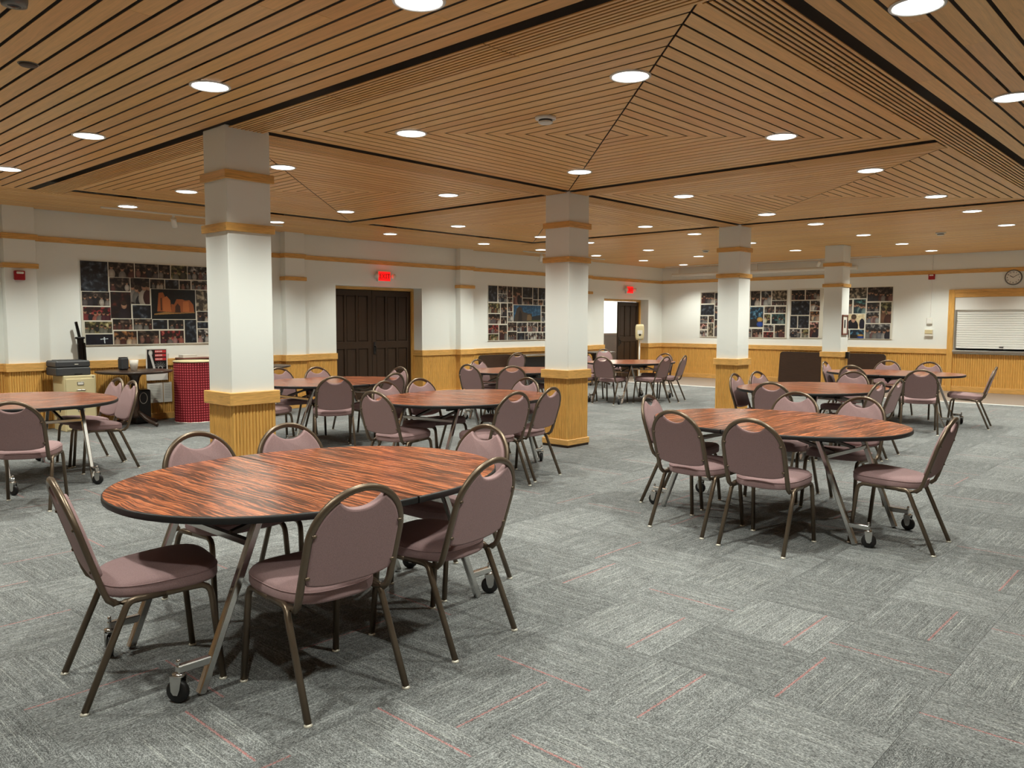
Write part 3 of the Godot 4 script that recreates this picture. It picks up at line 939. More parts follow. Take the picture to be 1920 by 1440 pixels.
func make_table(at: Vector2, turn_deg: float, label: String) -> void:
	var t := thing("oval_folding_table", label, "table", W(at.x, 0, at.y), deg_to_rad(turn_deg), "oval folding tables on the carpet")
	for s in 2:
		var turn := PI * s
		var half := put("table_top", table_kit.face, M.laminate, t, Vector3.ZERO, turn)
		put("edge_band", table_kit.edge, M.rubber, half)
		put("underside", table_kit.under, M.underside, half)
		put("crossbar", table_kit.crossbar, M.chrome, t, Vector3.ZERO, turn)
		for z: float in [0.0, -0.32]: put("brace", table_kit.brace, M.dull_steel, t, Basis(Vector3.UP, turn) * Vector3(0, 0, z), turn)
		for z: float in [0.0, -0.6]: put("bearer", table_kit.bearer, M.black, t, Basis(Vector3.UP, turn) * Vector3(0, 0, z), turn)
		for z: float in [0.0, -0.68]:
			var off: Vector3 = Basis(Vector3.UP, turn) * Vector3(0, 0, z)
			var leg := put("leg", table_kit.leg, M.chrome, t, off, turn)
			put("castor_arm", table_kit.arm, M.chrome, leg)
			var castor := put("castor", table_kit.wheel, M.rubber, t, off + Basis(Vector3.UP, turn) * Vector3(0.878, 0, 0.34), turn + rng.randf_range(-1.2, 1.2))
			put("fork", table_kit.fork, M.chrome, castor)
			put("swivel", table_kit.swivel, M.chrome, castor)
	put("hinge_frame", table_kit.hinge, M.black, t)

# ------------------------------------------------------------------ chairs
var chair_kit := {}
# back plane: x across, t up the slope; s forward, h up
func back_pt(x: float, t: float, lift := 0.0) -> Vector3:
	var a := Vector2(0.082, 0.46)      # s, h at t = 0
	var d := Vector2(-0.137, 0.43).normalized()
	var nrm := Vector2(d.y, -d.x)      # towards the sitter
	var p := a + d * t + nrm * lift
	return Vector3(x, p.y, -p.x)

func make_chair_kit() -> void:
	# legs: swept tubes; local forward is -z
	for front in 2:
		var pts := []
		var path := [[0.226, 0.0, 0.008], [0.216, 0.155, 0.372], [0.213, 0.163, 0.389], [0.211, 0.176, 0.402], [0.21, 0.196, 0.409], [0.21, 0.31, 0.4125]] if front == 0 else \
			[[0.222, 0.525, 0.008], [0.212, 0.492, 0.352], [0.211, 0.486, 0.385], [0.21, 0.474, 0.405], [0.21, 0.452, 0.4165], [0.21, 0.42, 0.417], [0.21, 0.31, 0.4125]]
		for side: float in [-1.0, 1.0]:
			pts = []
			for q: Array in path: pts.append(Vector3(q[0] * side, q[2], -q[1]))
			var st := st_new(true)
			tube(st, pts, 0.0125, 0.0125, Vector3.RIGHT, 12, 4.0)
			chair_kit["leg%d%d" % [front, int(side)]] = done(st)
			st = st_new(true)
			lathe(st, [Vector2(0.016, 0.0), Vector2(0.017, 0.004), Vector2(0.012, 0.011), Vector2(0.0, 0.012)], 14, Vector3(path[0][0] * side, 0, -path[0][1]))
			chair_kit["glide%d%d" % [front, int(side)]] = done(st)
	# back hoop
	var w := 0.208
	var t0 := 0.225
	var pts := []
	pts.append(Vector3(-0.198, 0.404, -0.235)); pts.append(Vector3(-0.2, 0.4, -0.16)); pts.append(Vector3(-0.203, 0.405, -0.122)); pts.append(Vector3(-0.206, 0.424, -0.098))
	pts.append(back_pt(-w, 0.0))
	for k in range(1, 5): pts.append(back_pt(-w, t0 * k / 4.0))
	for k in range(1, 24):
		var an := PI - PI * k / 24.0
		pts.append(back_pt(cos(an) * w, t0 + sin(an) * w * 1.02))
	for k in range(4, 0, -1): pts.append(back_pt(w, t0 * k / 4.0))
	pts.append(back_pt(w, 0.0))
	pts.append(Vector3(0.206, 0.424, -0.098)); pts.append(Vector3(0.203, 0.405, -0.122)); pts.append(Vector3(0.2, 0.4, -0.16)); pts.append(Vector3(0.198, 0.404, -0.235))
	var st := st_new(true)
	tube(st, pts, 0.0142, 0.0118, Vector3(0, 0.3, 1).normalized(), 12, 4.0)
	chair_kit.hoop = done(st)
	# padded back panel with the handle dip
	var wi := w - 0.0115
	var outline := []
	var bottom := 0.03
	for k in 13:      # rounded lower edge
		var x := -wi + 0.012 + (2 * wi - 0.024) * k / 12.0
		outline.append(Vector2(x, bottom + 0.028 * pow(absf(x) / wi, 3.0) - 0.004))
	for k in 5: outline.append(Vector2(wi, 0.07 + (t0 - 0.07) * k / 4.0))
	var a_end := 1.02
	for k in range(1, 10):
		var an := a_end * k / 9.0
		outline.append(Vector2(cos(an) * wi, t0 + sin(an) * wi * 1.02))
	var sh: Vector2 = outline[-1]
	for k in range(1, 16):      # handle dip
		var x := sh.x - 2 * sh.x * k / 16.0
		var f := absf(x) / sh.x
		outline.append(Vector2(x, sh.y - 0.04 * (1.0 - pow(f, 2.2)) + 0.01 * pow(f, 6.0) - 0.006))
	for k in range(9, 0, -1):
		var an := a_end * k / 9.0
		outline.append(Vector2(-cos(an) * wi, t0 + sin(an) * wi * 1.02))
	for k in range(4, -1, -1): outline.append(Vector2(-wi, 0.07 + (t0 - 0.07) * k / 4.0))
	var num := outline.size()
	var inset := func(d: float) -> PackedVector2Array:
		var res := PackedVector2Array()
		for k in num:
			var p: Vector2 = outline[k]
			var tg: Vector2 = (outline[(k + 1) % num] - outline[(k + num - 1) % num]).normalized()
			res.append(p + Vector2(-tg.y, tg.x) * d)
		return res
	var rings := []
	# from the rear face round the edge to the padded front
	for q: Array in [[0.01, -0.011], [0.003, -0.0095], [0.0, -0.004], [0.0, 0.008], [0.0025, 0.017], [0.007, 0.0225], [0.013, 0.025]]:
		var ring := []
		for p: Vector2 in inset.call(q[0]): ring.append(back_pt(p.x, p.y, q[1]))
		rings.append(ring)
	st = st_new(true)
	# outline runs counter-clockwise seen from the rear (x to the right seen from behind), so travel is rear to front reversed
	for i in rings.size() - 1:
		for k in num:
			var l := (k + 1) % num
			quad(st, rings[i][l], rings[i][k], rings[i + 1][k], rings[i + 1][l])
	var inner: PackedVector2Array = inset.call(0.013)
	var idx := Geometry2D.triangulate_polygon(inner)
	for k in range(0, idx.size(), 3):
		var a := inner[idx[k]]; var b := inner[idx[k + 1]]; var c := inner[idx[k + 2]]
		var f := [back_pt(a.x, a.y, 0.025), back_pt(b.x, b.y, 0.025), back_pt(c.x, c.y, 0.025)]
		if (b - a).cross(c - a) > 0: tri(st, f[0], f[2], f[1])
		else: tri(st, f[0], f[1], f[2])
	assert(idx.size() > 0)
	chair_kit.pad = done(st)
	st = st_new()
	inner = inset.call(0.01)
	idx = Geometry2D.triangulate_polygon(inner)
	for k in range(0, idx.size(), 3):
		var a := inner[idx[k]]; var b := inner[idx[k + 1]]; var c := inner[idx[k + 2]]
		var f := [back_pt(a.x, a.y, -0.0112), back_pt(b.x, b.y, -0.0112), back_pt(c.x, c.y, -0.0112)]
		if (b - a).cross(c - a) > 0: tri(st, f[0], f[1], f[2])
		else: tri(st, f[0], f[2], f[1])
	chair_kit.rear = done(st)
	for k in 4:
		st = st_new(true)
		var c := back_pt([-1, 1, -1, 1][k] * (wi - 0.003), [0.09, 0.09, 0.27, 0.27][k], -0.012)
		cbox(st, c, Vector3(0.022, 0.014, 0.008), 0.003, Basis(Vector3.RIGHT, -0.3))
		chair_kit["bracket%d" % k] = done(st)
	# seat cushion
	st = st_new(true)
	rings = []
	for q: Array in [[0.90, 0.417, 0.0], [0.985, 0.421, 0.0], [1.0, 0.432, 0.0], [1.0, 0.456, 0.0], [0.985, 0.47, 0.002], [0.94, 0.481, 0.004], [0.82, 0.489, 0.006], [0.55, 0.495, 0.007], [0.25, 0.497, 0.008]]:
		var ring := []
		for k in 40:
			var an := TAU * k / 40
			var ca := cos(an); var sa := sin(an)
			var n := 3.4 if sa > 0 else 2.9
			var r := pow(pow(absf(ca), n) + pow(absf(sa), n), -1.0 / n)
			var x: float = ca * r * 0.224 * q[0]
			var s: float = 0.325 + sa * r * 0.226 * q[0]
			var wide: float = 1.0 + 0.06 * (s - 0.325) / 0.226
			ring.append(Vector3(x * wide, q[1] + q[2] * (s - 0.3) * 4.0 + 0.012 * (s - 0.325) / 0.226, -s))
		rings.append(ring)
	loft(st, rings)
	chair_kit.seat = done(st)
	st = st_new(true)
	var seam := []
	for k in 41:
		var an := TAU * k / 40
		var ca := cos(an); var sa := sin(an)
		var n := 3.4 if sa > 0 else 2.9
		var r := pow(pow(absf(ca), n) + pow(absf(sa), n), -1.0 / n)
		var s := 0.325 + sa * r * 0.2245
		seam.append(Vector3(ca * r * 0.2235 * (1.0 + 0.06 * (s - 0.325) / 0.226), 0.4655 + 0.012 * (s - 0.325) / 0.226, -s))
	tube(st, seam, 0.0026, 0.0026, Vector3.UP, 6, 2.0)
	chair_kit.piping = done(st)

var chair0: Node3D
func make_chair(label: String, group: String) -> Node3D:
	var t := thing("banquet_chair", label, "chair", Vector3.ZERO, 0.0, group)
	var seat := put("seat", chair_kit.seat, M.fabric, t)
	put("piping", chair_kit.piping, M.fabric, seat)
	var back := put("backrest", chair_kit.pad, M.fabric, t)
	put("rear_panel", chair_kit.rear, M.fabric, back)
	put("back_frame", chair_kit.hoop, M.bronze, t)
	for k in 4: put("bracket", chair_kit["bracket%d" % k], M.bronze, t)
	for front in 2:
		for side: int in [-1, 1]:
			var leg := put("leg", chair_kit["leg%d%d" % [front, side]], M.bronze, t)
			put("glide", chair_kit["glide%d%d" % [front, side]], M.glide, leg)
	return t

# rear = floor point midway between the rear feet (u,v); facing in degrees from +u towards +v
func place_chair(rear: Vector2, facing: float, label: String, group: String) -> void:
	var c: Node3D
	if chair0 == null:
		chair0 = make_chair(label, group)
		c = chair0
	else:
		c = chair0.duplicate()
		c.name = numbered("banquet_chair")
		add_child(c)
		c.set_meta("label", label); c.set_meta("group", group)
	c.position = W(rear.x, 0, rear.y)
	c.rotation.y = deg_to_rad(facing - 90.0)

func build_tables_and_chairs() -> void:
	rng.seed = 77
	make_table_kit()
	make_chair_kit()
	var sets := [
		[Vector2(2.25, 3.385), 0.0, "oval table on open carpet in front of the column beside the red drum", [
			[Vector2(1.836, 2.495), 87.0], [Vector2(2.6, 2.548), 97.0], [Vector2(1.118, 3.43), -10.0], [Vector2(2.085, 4.27), -88.0], [Vector2(2.64, 4.24), -94.0], [Vector2(3.39, 3.36), 181.0]]],
		[Vector2(5.91, 2.67), 86.0, "oval table on open carpet, its seam running parallel to the wall of double doors", [
			[Vector2(5.84, 3.73), -80.0], [Vector2(4.964, 2.97), -5.0], [Vector2(4.878, 2.354), 1.0], [Vector2(5.81, 1.446), 93.0], [Vector2(6.88, 2.37), 174.0], [Vector2(6.97, 2.97), 183.0]]],
		[Vector2(5.66, 5.85), 6.0, "oval table between the first two white columns", [
			[Vector2(4.5, 5.79), 8.0], [Vector2(5.28, 6.63), -84.0], [Vector2(5.81, 6.69), -92.0], [Vector2(5.28, 4.84), 88.0], [Vector2(5.88, 4.93), 98.0], [Vector2(6.7, 5.96), 180.0]]],
		[Vector2(2.5, 8.68), 88.0, "oval table in front of the beige filing cabinet and printer", [
			[Vector2(1.945, 7.05), 58.0], [Vector2(3.44, 8.6), 177.0], [Vector2(3.5, 9.13), 182.0]]],
		[Vector2(6.0, 8.64), 0.0, "oval table in front of the brown double doors", [
			[Vector2(5.84, 9.62), -91.0], [Vector2(6.32, 9.44), -92.0], [Vector2(5.4, 7.73), 60.0], [Vector2(6.24, 7.73), 98.0], [Vector2(7.09, 8.66), 180.0], [Vector2(4.75, 8.6), 2.0]]],
		[Vector2(9.5, 8.56), 0.0, "oval table in front of the collage with the blue sky church", [
			[Vector2(9.53, 9.51), -89.0], [Vector2(8.36, 8.53), 5.0], [Vector2(8.46, 7.78), 54.0], [Vector2(10.5, 8.6), 180.0]]],
		[Vector2(13.05, 8.85), 0.0, "oval table in front of the hand sanitizer stand", [
			[Vector2(12.0, 8.75), 5.0], [Vector2(12.81, 7.95), 92.0], [Vector2(14.12, 8.77), 176.0], [Vector2(13.49, 7.97), 105.0], [Vector2(12.95, 9.85), -85.0], [Vector2(11.9, 9.5), -18.0]]],
		[Vector2(9.33, 3.77), 172.0, "oval table in front of the third white column", [
			[Vector2(9.07, 4.59), -86.0], [Vector2(9.69, 4.6), -97.0], [Vector2(8.05, 3.68), 4.0], [Vector2(10.53, 3.74), 180.0], [Vector2(8.88, 2.91), 86.0], [Vector2(9.49, 2.9), 92.0]]],
		[Vector2(13.0, 4.0), 92.0, "oval table standing before the shuttered serving window", [
			[Vector2(12.98, 5.01), -86.0], [Vector2(12.14, 4.31), -6.0], [Vector2(14.12, 4.45), 186.0], [Vector2(14.05, 3.8), 175.0], [Vector2(11.66, 3.24), 18.0], [Vector2(13.1, 2.7), 98.0]]],
	]
	var short := ["table before the drum-side column", "table alone on open carpet", "table between the first two columns", "table before the filing cabinet", "table before the double doors", "table before the church collage", "table before the sanitizer stand", "table before the third column", "table before the serving shutter"]
	for n in sets.size():
		var s: Array = sets[n]
		make_table(s[0], s[1], s[2])
		for c: Array in s[3]:
			var a := fposmod(c[1] + 45.0, 360.0)
			var way: String = ["facing the serving wall", "facing the double-door wall", "backed to the serving wall", "backed to the double-door wall"][int(a / 90.0)]
			place_chair(c[0], c[1], "mauve padded chair %s at the %s" % [way, short[n]], "chairs round the %s" % short[n])
	place_chair(Vector2(12.33, 11.2), 75.0, "mauve padded chair by the folded tables under the church collage", "chairs along the wall")
	place_chair(Vector2(15.4, 11.2), -120.0, "mauve padded chair at the dark pedestal table left of the corridor door", "chairs along the wall")

# ------------------------------------------------------------------ printed collages
func ellipse(img: Image, cx: float, cy: float, rx: float, ry: float, col: Color, lim: Rect2i) -> void:
	for y in range(maxi(lim.position.y, int(cy - ry)), mini(lim.end.y, int(cy + ry) + 1)):
		for x in range(maxi(lim.position.x, int(cx - rx)), mini(lim.end.x, int(cx + rx) + 1)):
			var d := Vector2((x - cx) / rx, (y - cy) / ry).length()
			if d < 1.0: img.set_pixel(x, y, col.darkened(0.25 * d))

func poly_fill(img: Image, pts: Array, r: Rect2i, col: Color) -> void:
	var p := PackedVector2Array()
	for q: Vector2 in pts: p.append(Vector2(r.position) + q * Vector2(r.size))
	for y in range(r.position.y, r.end.y):
		for x in range(r.position.x, r.end.x):
			if Geometry2D.is_point_in_polygon(Vector2(x, y), p): img.set_pixel(x, y, col)

func collage_image(list: String, seed_: int) -> Image:
	var w := 800; var h := 400
	var img := Image.create(w, h, false, Image.FORMAT_RGB8)
	img.fill(rgb8(206, 202, 188))
	var g := RandomNumberGenerator.new(); g.seed = seed_
	var nz := FastNoiseLite.new(); nz.seed = seed_; nz.frequency = 0.035; nz.fractal_octaves = 3
	var pal := {
		"d": [rgb8(20, 17, 16), rgb8(62, 50, 44), rgb8(150, 130, 112)], "r": [rgb8(34, 18, 18), rgb8(120, 36, 38), rgb8(190, 120, 100)],
		"n": [rgb8(18, 21, 27), rgb8(46, 52, 62), rgb8(110, 116, 122)], "g": [rgb8(36, 36, 38), rgb8(112, 110, 108), rgb8(186, 184, 178)],
		"y": [rgb8(40, 38, 22), rgb8(112, 104, 66), rgb8(190, 182, 140)], "w": [rgb8(40, 38, 40), rgb8(140, 134, 128), rgb8(226, 222, 214)],
		"p": [rgb8(52, 32, 32), rgb8(186, 132, 122), rgb8(224, 196, 184)], "t": [rgb8(54, 48, 40), rgb8(136, 124, 104), rgb8(176, 164, 144)],
		"a": [rgb8(38, 26, 20), rgb8(128, 84, 50), rgb8(206, 160, 106)], "s": [rgb8(24, 36, 48), rgb8(52, 96, 122), rgb8(150, 170, 176)],
		"e": [rgb8(22, 26, 28), rgb8(40, 84, 84), rgb8(150, 176, 168)], "k": [rgb8(24, 17, 17), rgb8(40, 22, 20), rgb8(84, 36, 28)],
		"x": [rgb8(18, 20, 30), rgb8(24, 26, 38), rgb8(36, 40, 52)], "c": [rgb8(196, 180, 146), rgb8(222, 206, 168), rgb8(232, 220, 190)],
		"o": [rgb8(15, 18, 20), rgb8(20, 24, 25), rgb8(28, 30, 30)], "b": [rgb8(40, 74, 102), rgb8(54, 98, 132), rgb8(74, 120, 152)]}
	for part in list.split(";"):
		var f := part.split(",")
		var kind := f[4]
		var x0 := clampi(int(f[0].to_float() * w / 1000.0), 2, w - 4); var y0 := clampi(int(f[1].to_float() * h / 1000.0), 3, h - 4)
		var x1 := clampi(int(f[2].to_float() * w / 1000.0), x0 + 2, w - 2); var y1 := clampi(int(f[3].to_float() * h / 1000.0), y0 + 2, h - 3)
		var r := Rect2i(x0, y0, x1 - x0, y1 - y0)
		var cs: Array = pal[kind]
		var off := g.randf() * 900.0
		for y in range(y0, y1):
			for x in range(x0, x1):
				var t := nz.get_noise_2d(x * 0.8 + off, y * 0.8) * 1.4 + 0.16
				var c: Color = cs[0].lerp(cs[1], clampf(t * 2.0, 0.0, 1.0)).lerp(cs[2], clampf((t - 0.6) * 1.6, 0.0, 1.0))
				img.set_pixel(x, y, c)
		if kind in ["d", "r", "g", "w", "p", "y", "e", "k", "a"]:      # people
			var n := 1 if kind == "k" else clampi(int(r.size.x * 0.05 * g.randf_range(0.6, 1.2)), 1, 7)
			for k in n:
				var s: float = r.size.y * g.randf_range(0.11, 0.17)
				var cx := x0 + r.size.x * (k + g.randf_range(0.3, 0.7)) / n
				var cy := y0 + r.size.y * g.randf_range(0.3, 0.55)
				var shirt: Color = cs[g.randi_range(0, 2)].lerp([rgb8(200, 198, 192), rgb8(38, 42, 58), rgb8(120, 60, 56)][g.randi_range(0, 2)], 0.5)
				ellipse(img, cx, cy + s * 2.9, s * 1.5, s * 2.2, shirt, r)
				ellipse(img, cx, cy, s * 0.72, s, rgb8(170, 128, 102), r)
				ellipse(img, cx, cy - s * 0.5, s * 0.75, s * 0.62, rgb8(52, 40, 32), r)
		elif kind == "o":      # stone church, floodlit at night
			var lit := rgb8(176, 102, 56); var lit2 := rgb8(148, 82, 44); var dk := rgb8(62, 36, 24)
			poly_fill(img, [Vector2(0.12, 0.74), Vector2(0.16, 0.12), Vector2(0.26, 0.1), Vector2(0.3, 0.24), Vector2(0.3, 0.74)], r, lit2)
			poly_fill(img, [Vector2(0.25, 0.74), Vector2(0.25, 0.3), Vector2(0.34, 0.22), Vector2(0.42, 0.36), Vector2(0.44, 0.76)], r, lit)
			poly_fill(img, [Vector2(0.44, 0.76), Vector2(0.44, 0.48), Vector2(0.5, 0.5), Vector2(0.56, 0.32), Vector2(0.7, 0.32), Vector2(0.76, 0.36), Vector2(0.86, 0.34), Vector2(0.95, 0.5), Vector2(0.97, 0.76)], r, lit2)
			poly_fill(img, [Vector2(0.52, 0.78), Vector2(0.53, 0.56), Vector2(0.585, 0.46), Vector2(0.64, 0.56), Vector2(0.65, 0.78)], r, dk)
			poly_fill(img, [Vector2(0.7, 0.74), Vector2(0.71, 0.4), Vector2(0.84, 0.4), Vector2(0.85, 0.74)], r, lit)
			poly_fill(img, [Vector2(0.2, 0.7), Vector2(0.2, 0.3), Vector2(0.225, 0.28), Vector2(0.23, 0.7)], r, dk)
			poly_fill(img, [Vector2(0.05, 0.82), Vector2(0.3, 0.75), Vector2(0.55, 0.78), Vector2(0.98, 0.75), Vector2(0.98, 0.78), Vector2(0.5, 0.82), Vector2(0.05, 0.86)], r, rgb8(150, 110, 62))
		elif kind == "b":      # stone church under a blue sky
			poly_fill(img, [Vector2(0.0, 1.0), Vector2(0.06, 0.6), Vector2(0.12, 0.2), Vector2(0.2, 0.08), Vector2(0.28, 0.12), Vector2(0.34, 0.4), Vector2(0.5, 0.48), Vector2(0.66, 0.5), Vector2(0.7, 1.0)], r, rgb8(66, 58, 52))
			poly_fill(img, [Vector2(0.16, 1.0), Vector2(0.2, 0.45), Vector2(0.24, 0.3), Vector2(0.3, 0.5), Vector2(0.32, 1.0)], r, rgb8(40, 36, 36))
			poly_fill(img, [Vector2(0.48, 0.92), Vector2(0.5, 0.58), Vector2(0.6, 0.56), Vector2(0.66, 0.7), Vector2(0.66, 0.92)], r, rgb8(112, 92, 68))
			poly_fill(img, [Vector2(0.66, 1.0), Vector2(0.68, 0.68), Vector2(0.85, 0.62), Vector2(1.0, 0.56), Vector2(1.0, 1.0)], r, rgb8(36, 40, 44))
			poly_fill(img, [Vector2(0.4, 1.0), Vector2(0.7, 0.9), Vector2(1.0, 0.88), Vector2(1.0, 1.0)], r, rgb8(74, 78, 44))
		elif kind == "x":      # pale cross on navy
			poly_fill(img, [Vector2(0.53, 0.42), Vector2(0.82, 0.38), Vector2(0.82, 0.45), Vector2(0.53, 0.5)], r, rgb8(196, 206, 214))
			poly_fill(img, [Vector2(0.65, 0.26), Vector2(0.7, 0.26), Vector2(0.71, 0.86), Vector2(0.67, 0.86)], r, rgb8(196, 206, 214))
		elif kind == "s":      # shore with boats
			img.fill_rect(Rect2i(x0, y0 + r.size.y * 3 / 5, r.size.x, r.size.y * 2 / 5), rgb8(34, 32, 32))
			ellipse(img, x0 + r.size.x * 0.75, y0 + r.size.y * 0.62, r.size.x * 0.22, r.size.y * 0.12, rgb8(190, 150, 80), r)
			ellipse(img, x0 + r.size.x * 0.75, y0 + r.size.y * 0.85, r.size.x * 0.24, r.size.y * 0.13, rgb8(40, 74, 156), r)
		elif kind == "c":      # a person writing at a table
			ellipse(img, x0 + r.size.x * 0.42, y0 + r.size.y * 0.85, r.size.x * 0.28, r.size.y * 0.5, rgb8(20, 22, 32), r)
			ellipse(img, x0 + r.size.x * 0.46, y0 + r.size.y * 0.32, r.size.x * 0.11, r.size.y * 0.26, rgb8(196, 150, 126), r)
			ellipse(img, x0 + r.size.x * 0.48, y0 + r.size.y * 0.18, r.size.x * 0.13, r.size.y * 0.18, rgb8(82, 64, 50), r)
			ellipse(img, x0 + r.size.x * 0.88, y0 + r.size.y * 0.7, r.size.x * 0.13, r.size.y * 0.4, rgb8(24, 26, 44), r)
	return img

func flat_print(parent: Node, called: String, tex: Texture2D, c: Vector3, ex: Vector3, ey: Vector3) -> void:
	# a printed face: ex, ey are half-size vectors, right and up for someone facing it
	var st := st_new()
	quad_uv(st, [c - ex - ey, c + ex - ey, c + ex + ey, c - ex + ey], [Vector2(0, 1), Vector2(1, 1), Vector2(1, 0), Vector2(0, 0)])
	put(called, done(st), mat(Color.WHITE, 0.45, 0.0, tex), parent)

func build_wall_things() -> void:
	var vis := [
		["photo collage board with a floodlit orange church at its centre", W(5.555, 1.77, WALL_V), Vector3(1.225, 0, 0), Vector3(0, 0, 1)],
		["photo collage board with a stone church under a blue sky", W(13.915, 1.71, WALL_V), Vector3(1.225, 0, 0), Vector3(0, 0, 1)],
		["photo collage board with boats on a shore, beside the room corner", W(WALL_U, 1.735, 9.94), Vector3(0, 0, 1.235), Vector3(-1, 0, 0)],
		["photo collage board with a child writing, towards the serving window", W(WALL_U, 1.745, 7.4), Vector3(0, 0, 1.235), Vector3(-1, 0, 0)]]
	for k in 4:
		var v: Array = vis[k]
		var hh := 0.615
		var t := thing("photo_collage", v[0], "photo collage", v[1])
		var nrm: Vector3 = v[3]
		var ex: Vector3 = v[2]
		var st := st_new()
		cbox(st, nrm * 0.008, Vector3(maxf(absf(ex.x) * 2, 0.016), hh * 2, maxf(absf(ex.z) * 2, 0.016)), 0.001)
		put("board", done(st), M.paint_trim, t)
		flat_print(t, "print", tx(collage_image(COLLAGE[k], 300 + k)), nrm * 0.0168, ex * 0.997, Vector3(0, hh * 0.997, 0))
	# exit signs with twin emergency lamps
	for q: Array in [[9.8, 2.385, "red lit EXIT sign over the closed double doors"], [18.12, 2.385, "red lit EXIT sign over the door to the lit corridor"]]:
		var t := thing("exit_sign", q[2], "exit sign", W(q[0], q[1], WALL_V))
		put("housing", box_mesh(Vector3(0.31, 0.2, 0.05), 0.006), M.white_plastic, t, Vector3(0, 0, 0.026))
		put("face", box_mesh(Vector3(0.285, 0.175, 0.006), 0.002), M.exit_face, t, Vector3(0, 0, 0.053))
		put("lettering", text_mesh("EXIT", 0.125, 0.004), M.exit_letter, t, Vector3(0, 0, 0.058))
		for s: float in [-1.0, 1.0]:
			var st := st_new(true)
			lathe(st, [Vector2(0.02, 0.0), Vector2(0.05, 0.02), Vector2(0.055, 0.05), Vector2(0.0, 0.056)], 20)
			var lamp := put("emergency_lamp", done(st), M.white_plastic, t, Vector3(s * 0.21, 0.0, 0.04))
			lamp.rotation = Vector3(PI / 2, 0, 0)
			put("lamp_lens", lathe_mesh([Vector2(0.04, 0.0), Vector2(0.03, 0.006), Vector2(0.0, 0.009)], 18), M.paper, lamp, Vector3(0, 0.054, 0))
		var st2 := st_new(); cbox(st2, Vector3(0, 0, 0.02), Vector3(0.44, 0.03, 0.03), 0.004)
		put("bracket", done(st2), M.white_plastic, t)
		var l := OmniLight3D.new()
		l.name = "red_glow"; t.add_child(l, true)
		l.position = Vector3(0, 0, 0.14); l.light_color = Color(1.0, 0.1, 0.08); l.light_energy = 0.02; l.light_size = 0.08; l.omni_range = 8.0; l.omni_attenuation = 2.0; l.shadow_enabled = true
	# fire alarm horns
	for q: Array in [[W(3.52, 2.12, WALL_V - 0.15), 0.0, "red fire alarm strobe on the white pilaster near the filing cabinet"], [W(WALL_U, 2.55, 5.36), -PI / 2, "small red fire alarm strobe on the serving window wall"]]:
		var t := thing("fire_alarm", q[2], "fire alarm", q[0], q[1])
		put("horn", box_mesh(Vector3(0.13, 0.125, 0.045), 0.008), M.red, t, Vector3(0, 0, 0.0225))
		put("strobe", box_mesh(Vector3(0.085, 0.03, 0.02), 0.006), M.white_plastic, t, Vector3(0, 0.035, 0.055))
	# conduit, thermostat and switch on the serving wall
	var t := thing("conduit", "thin white cable conduit running down from ceiling through the alarm", "conduit", W(WALL_U, 1.65, 5.36))
	var st := st_new(); cbox(st, Vector3(-0.01, 0.42, 0), Vector3(0.02, 0.84, 0.02), 0.003); put("lower_run", done(st), M.paint_trim, t)
	st = st_new(); cbox(st, Vector3(-0.01, 1.175, 0), Vector3(0.02, 0.41, 0.02), 0.003); put("upper_run", done(st), M.paint_trim, t)
	t = thing("junction_box", "small white square box under the conduit beside the serving window", "wall box", W(WALL_U, 1.56, 5.37))
	put("box", box_mesh(Vector3(0.04, 0.14, 0.12), 0.006), M.white_plastic, t, Vector3(-0.02, 0, 0))
	put("cover", box_mesh(Vector3(0.006, 0.1, 0.09), 0.003), M.paint_trim, t, Vector3(-0.042, 0, 0))
	t = thing("thermostat", "beige thermostat below the small white box beside the serving window", "thermostat", W(WALL_U, 1.29, 5.37))
	put("body", box_mesh(Vector3(0.05, 0.15, 0.17), 0.006), M.white_plastic, t, Vector3(-0.025, 0, 0))
	put("cover", box_mesh(Vector3(0.01, 0.09, 0.16), 0.004), M.beige, t, Vector3(-0.054, 0.025, 0))
	# clock
	t = thing("wall_clock", "round white wall clock with grey rim above the serving window", "clock", W(WALL_U, 2.48, 3.77), -PI / 2)
	st = st_new(true); lathe(st, [Vector2(0.0, 0.0), Vector2(0.155, 0.0), Vector2(0.165, 0.015), Vector2(0.16, 0.04), Vector2(0.143, 0.042), Vector2(0.14, 0.02)], 40)
	var rim := put("rim", done(st), M.dull_steel, t); rim.rotation.x = PI / 2
	st = st_new(); lathe(st, [Vector2(0.14, 0.026), Vector2(0.14, 0.029), Vector2(0.0, 0.0292)], 40)
	var dial := put("dial", done(st), M.white_plastic, t); dial.rotation.x = PI / 2
	for k in 12:
		var a := TAU * (k + 1) / 12.0
		put("numeral", text_mesh(str(k + 1), 0.036, 0.002), M.black, t, Vector3(sin(a) * 0.112, cos(a) * 0.112, 0.0305))
	for q: Array in [[-1.05, 0.075, 0.011], [0.98, 0.105, 0.008]]:
		st = st_new(); bar(st, Vector3(0, 0, 0.034), Vector3(sin(q[0]) * q[1], cos(q[0]) * q[1], 0.034), q[2], 0.003, 0.001, Vector3(0, 0, 1))
		put("hand", done(st), M.black, t)
	# picture and box on the last column
	t = thing("framed_picture", "narrow framed picture with white mat on the last column", "picture", W(16.285, 1.47, 5.978))
	st = st_new()
	for s: float in [-1.0, 1.0]:
		cbox(st, Vector3(s * 0.13, 0, 0.012), Vector3(0.03, 0.4, 0.024), 0.004); cbox(st, Vector3(0, s * 0.185, 0.0121), Vector3(0.23, 0.03, 0.024), 0.004)
	put("frame", done(st), mat(rgb8(112, 58, 44), 0.4), t)
	put("mat_board", box_mesh(Vector3(0.235, 0.345, 0.008), 0.0), M.paper, t, Vector3(0, 0, 0.006))
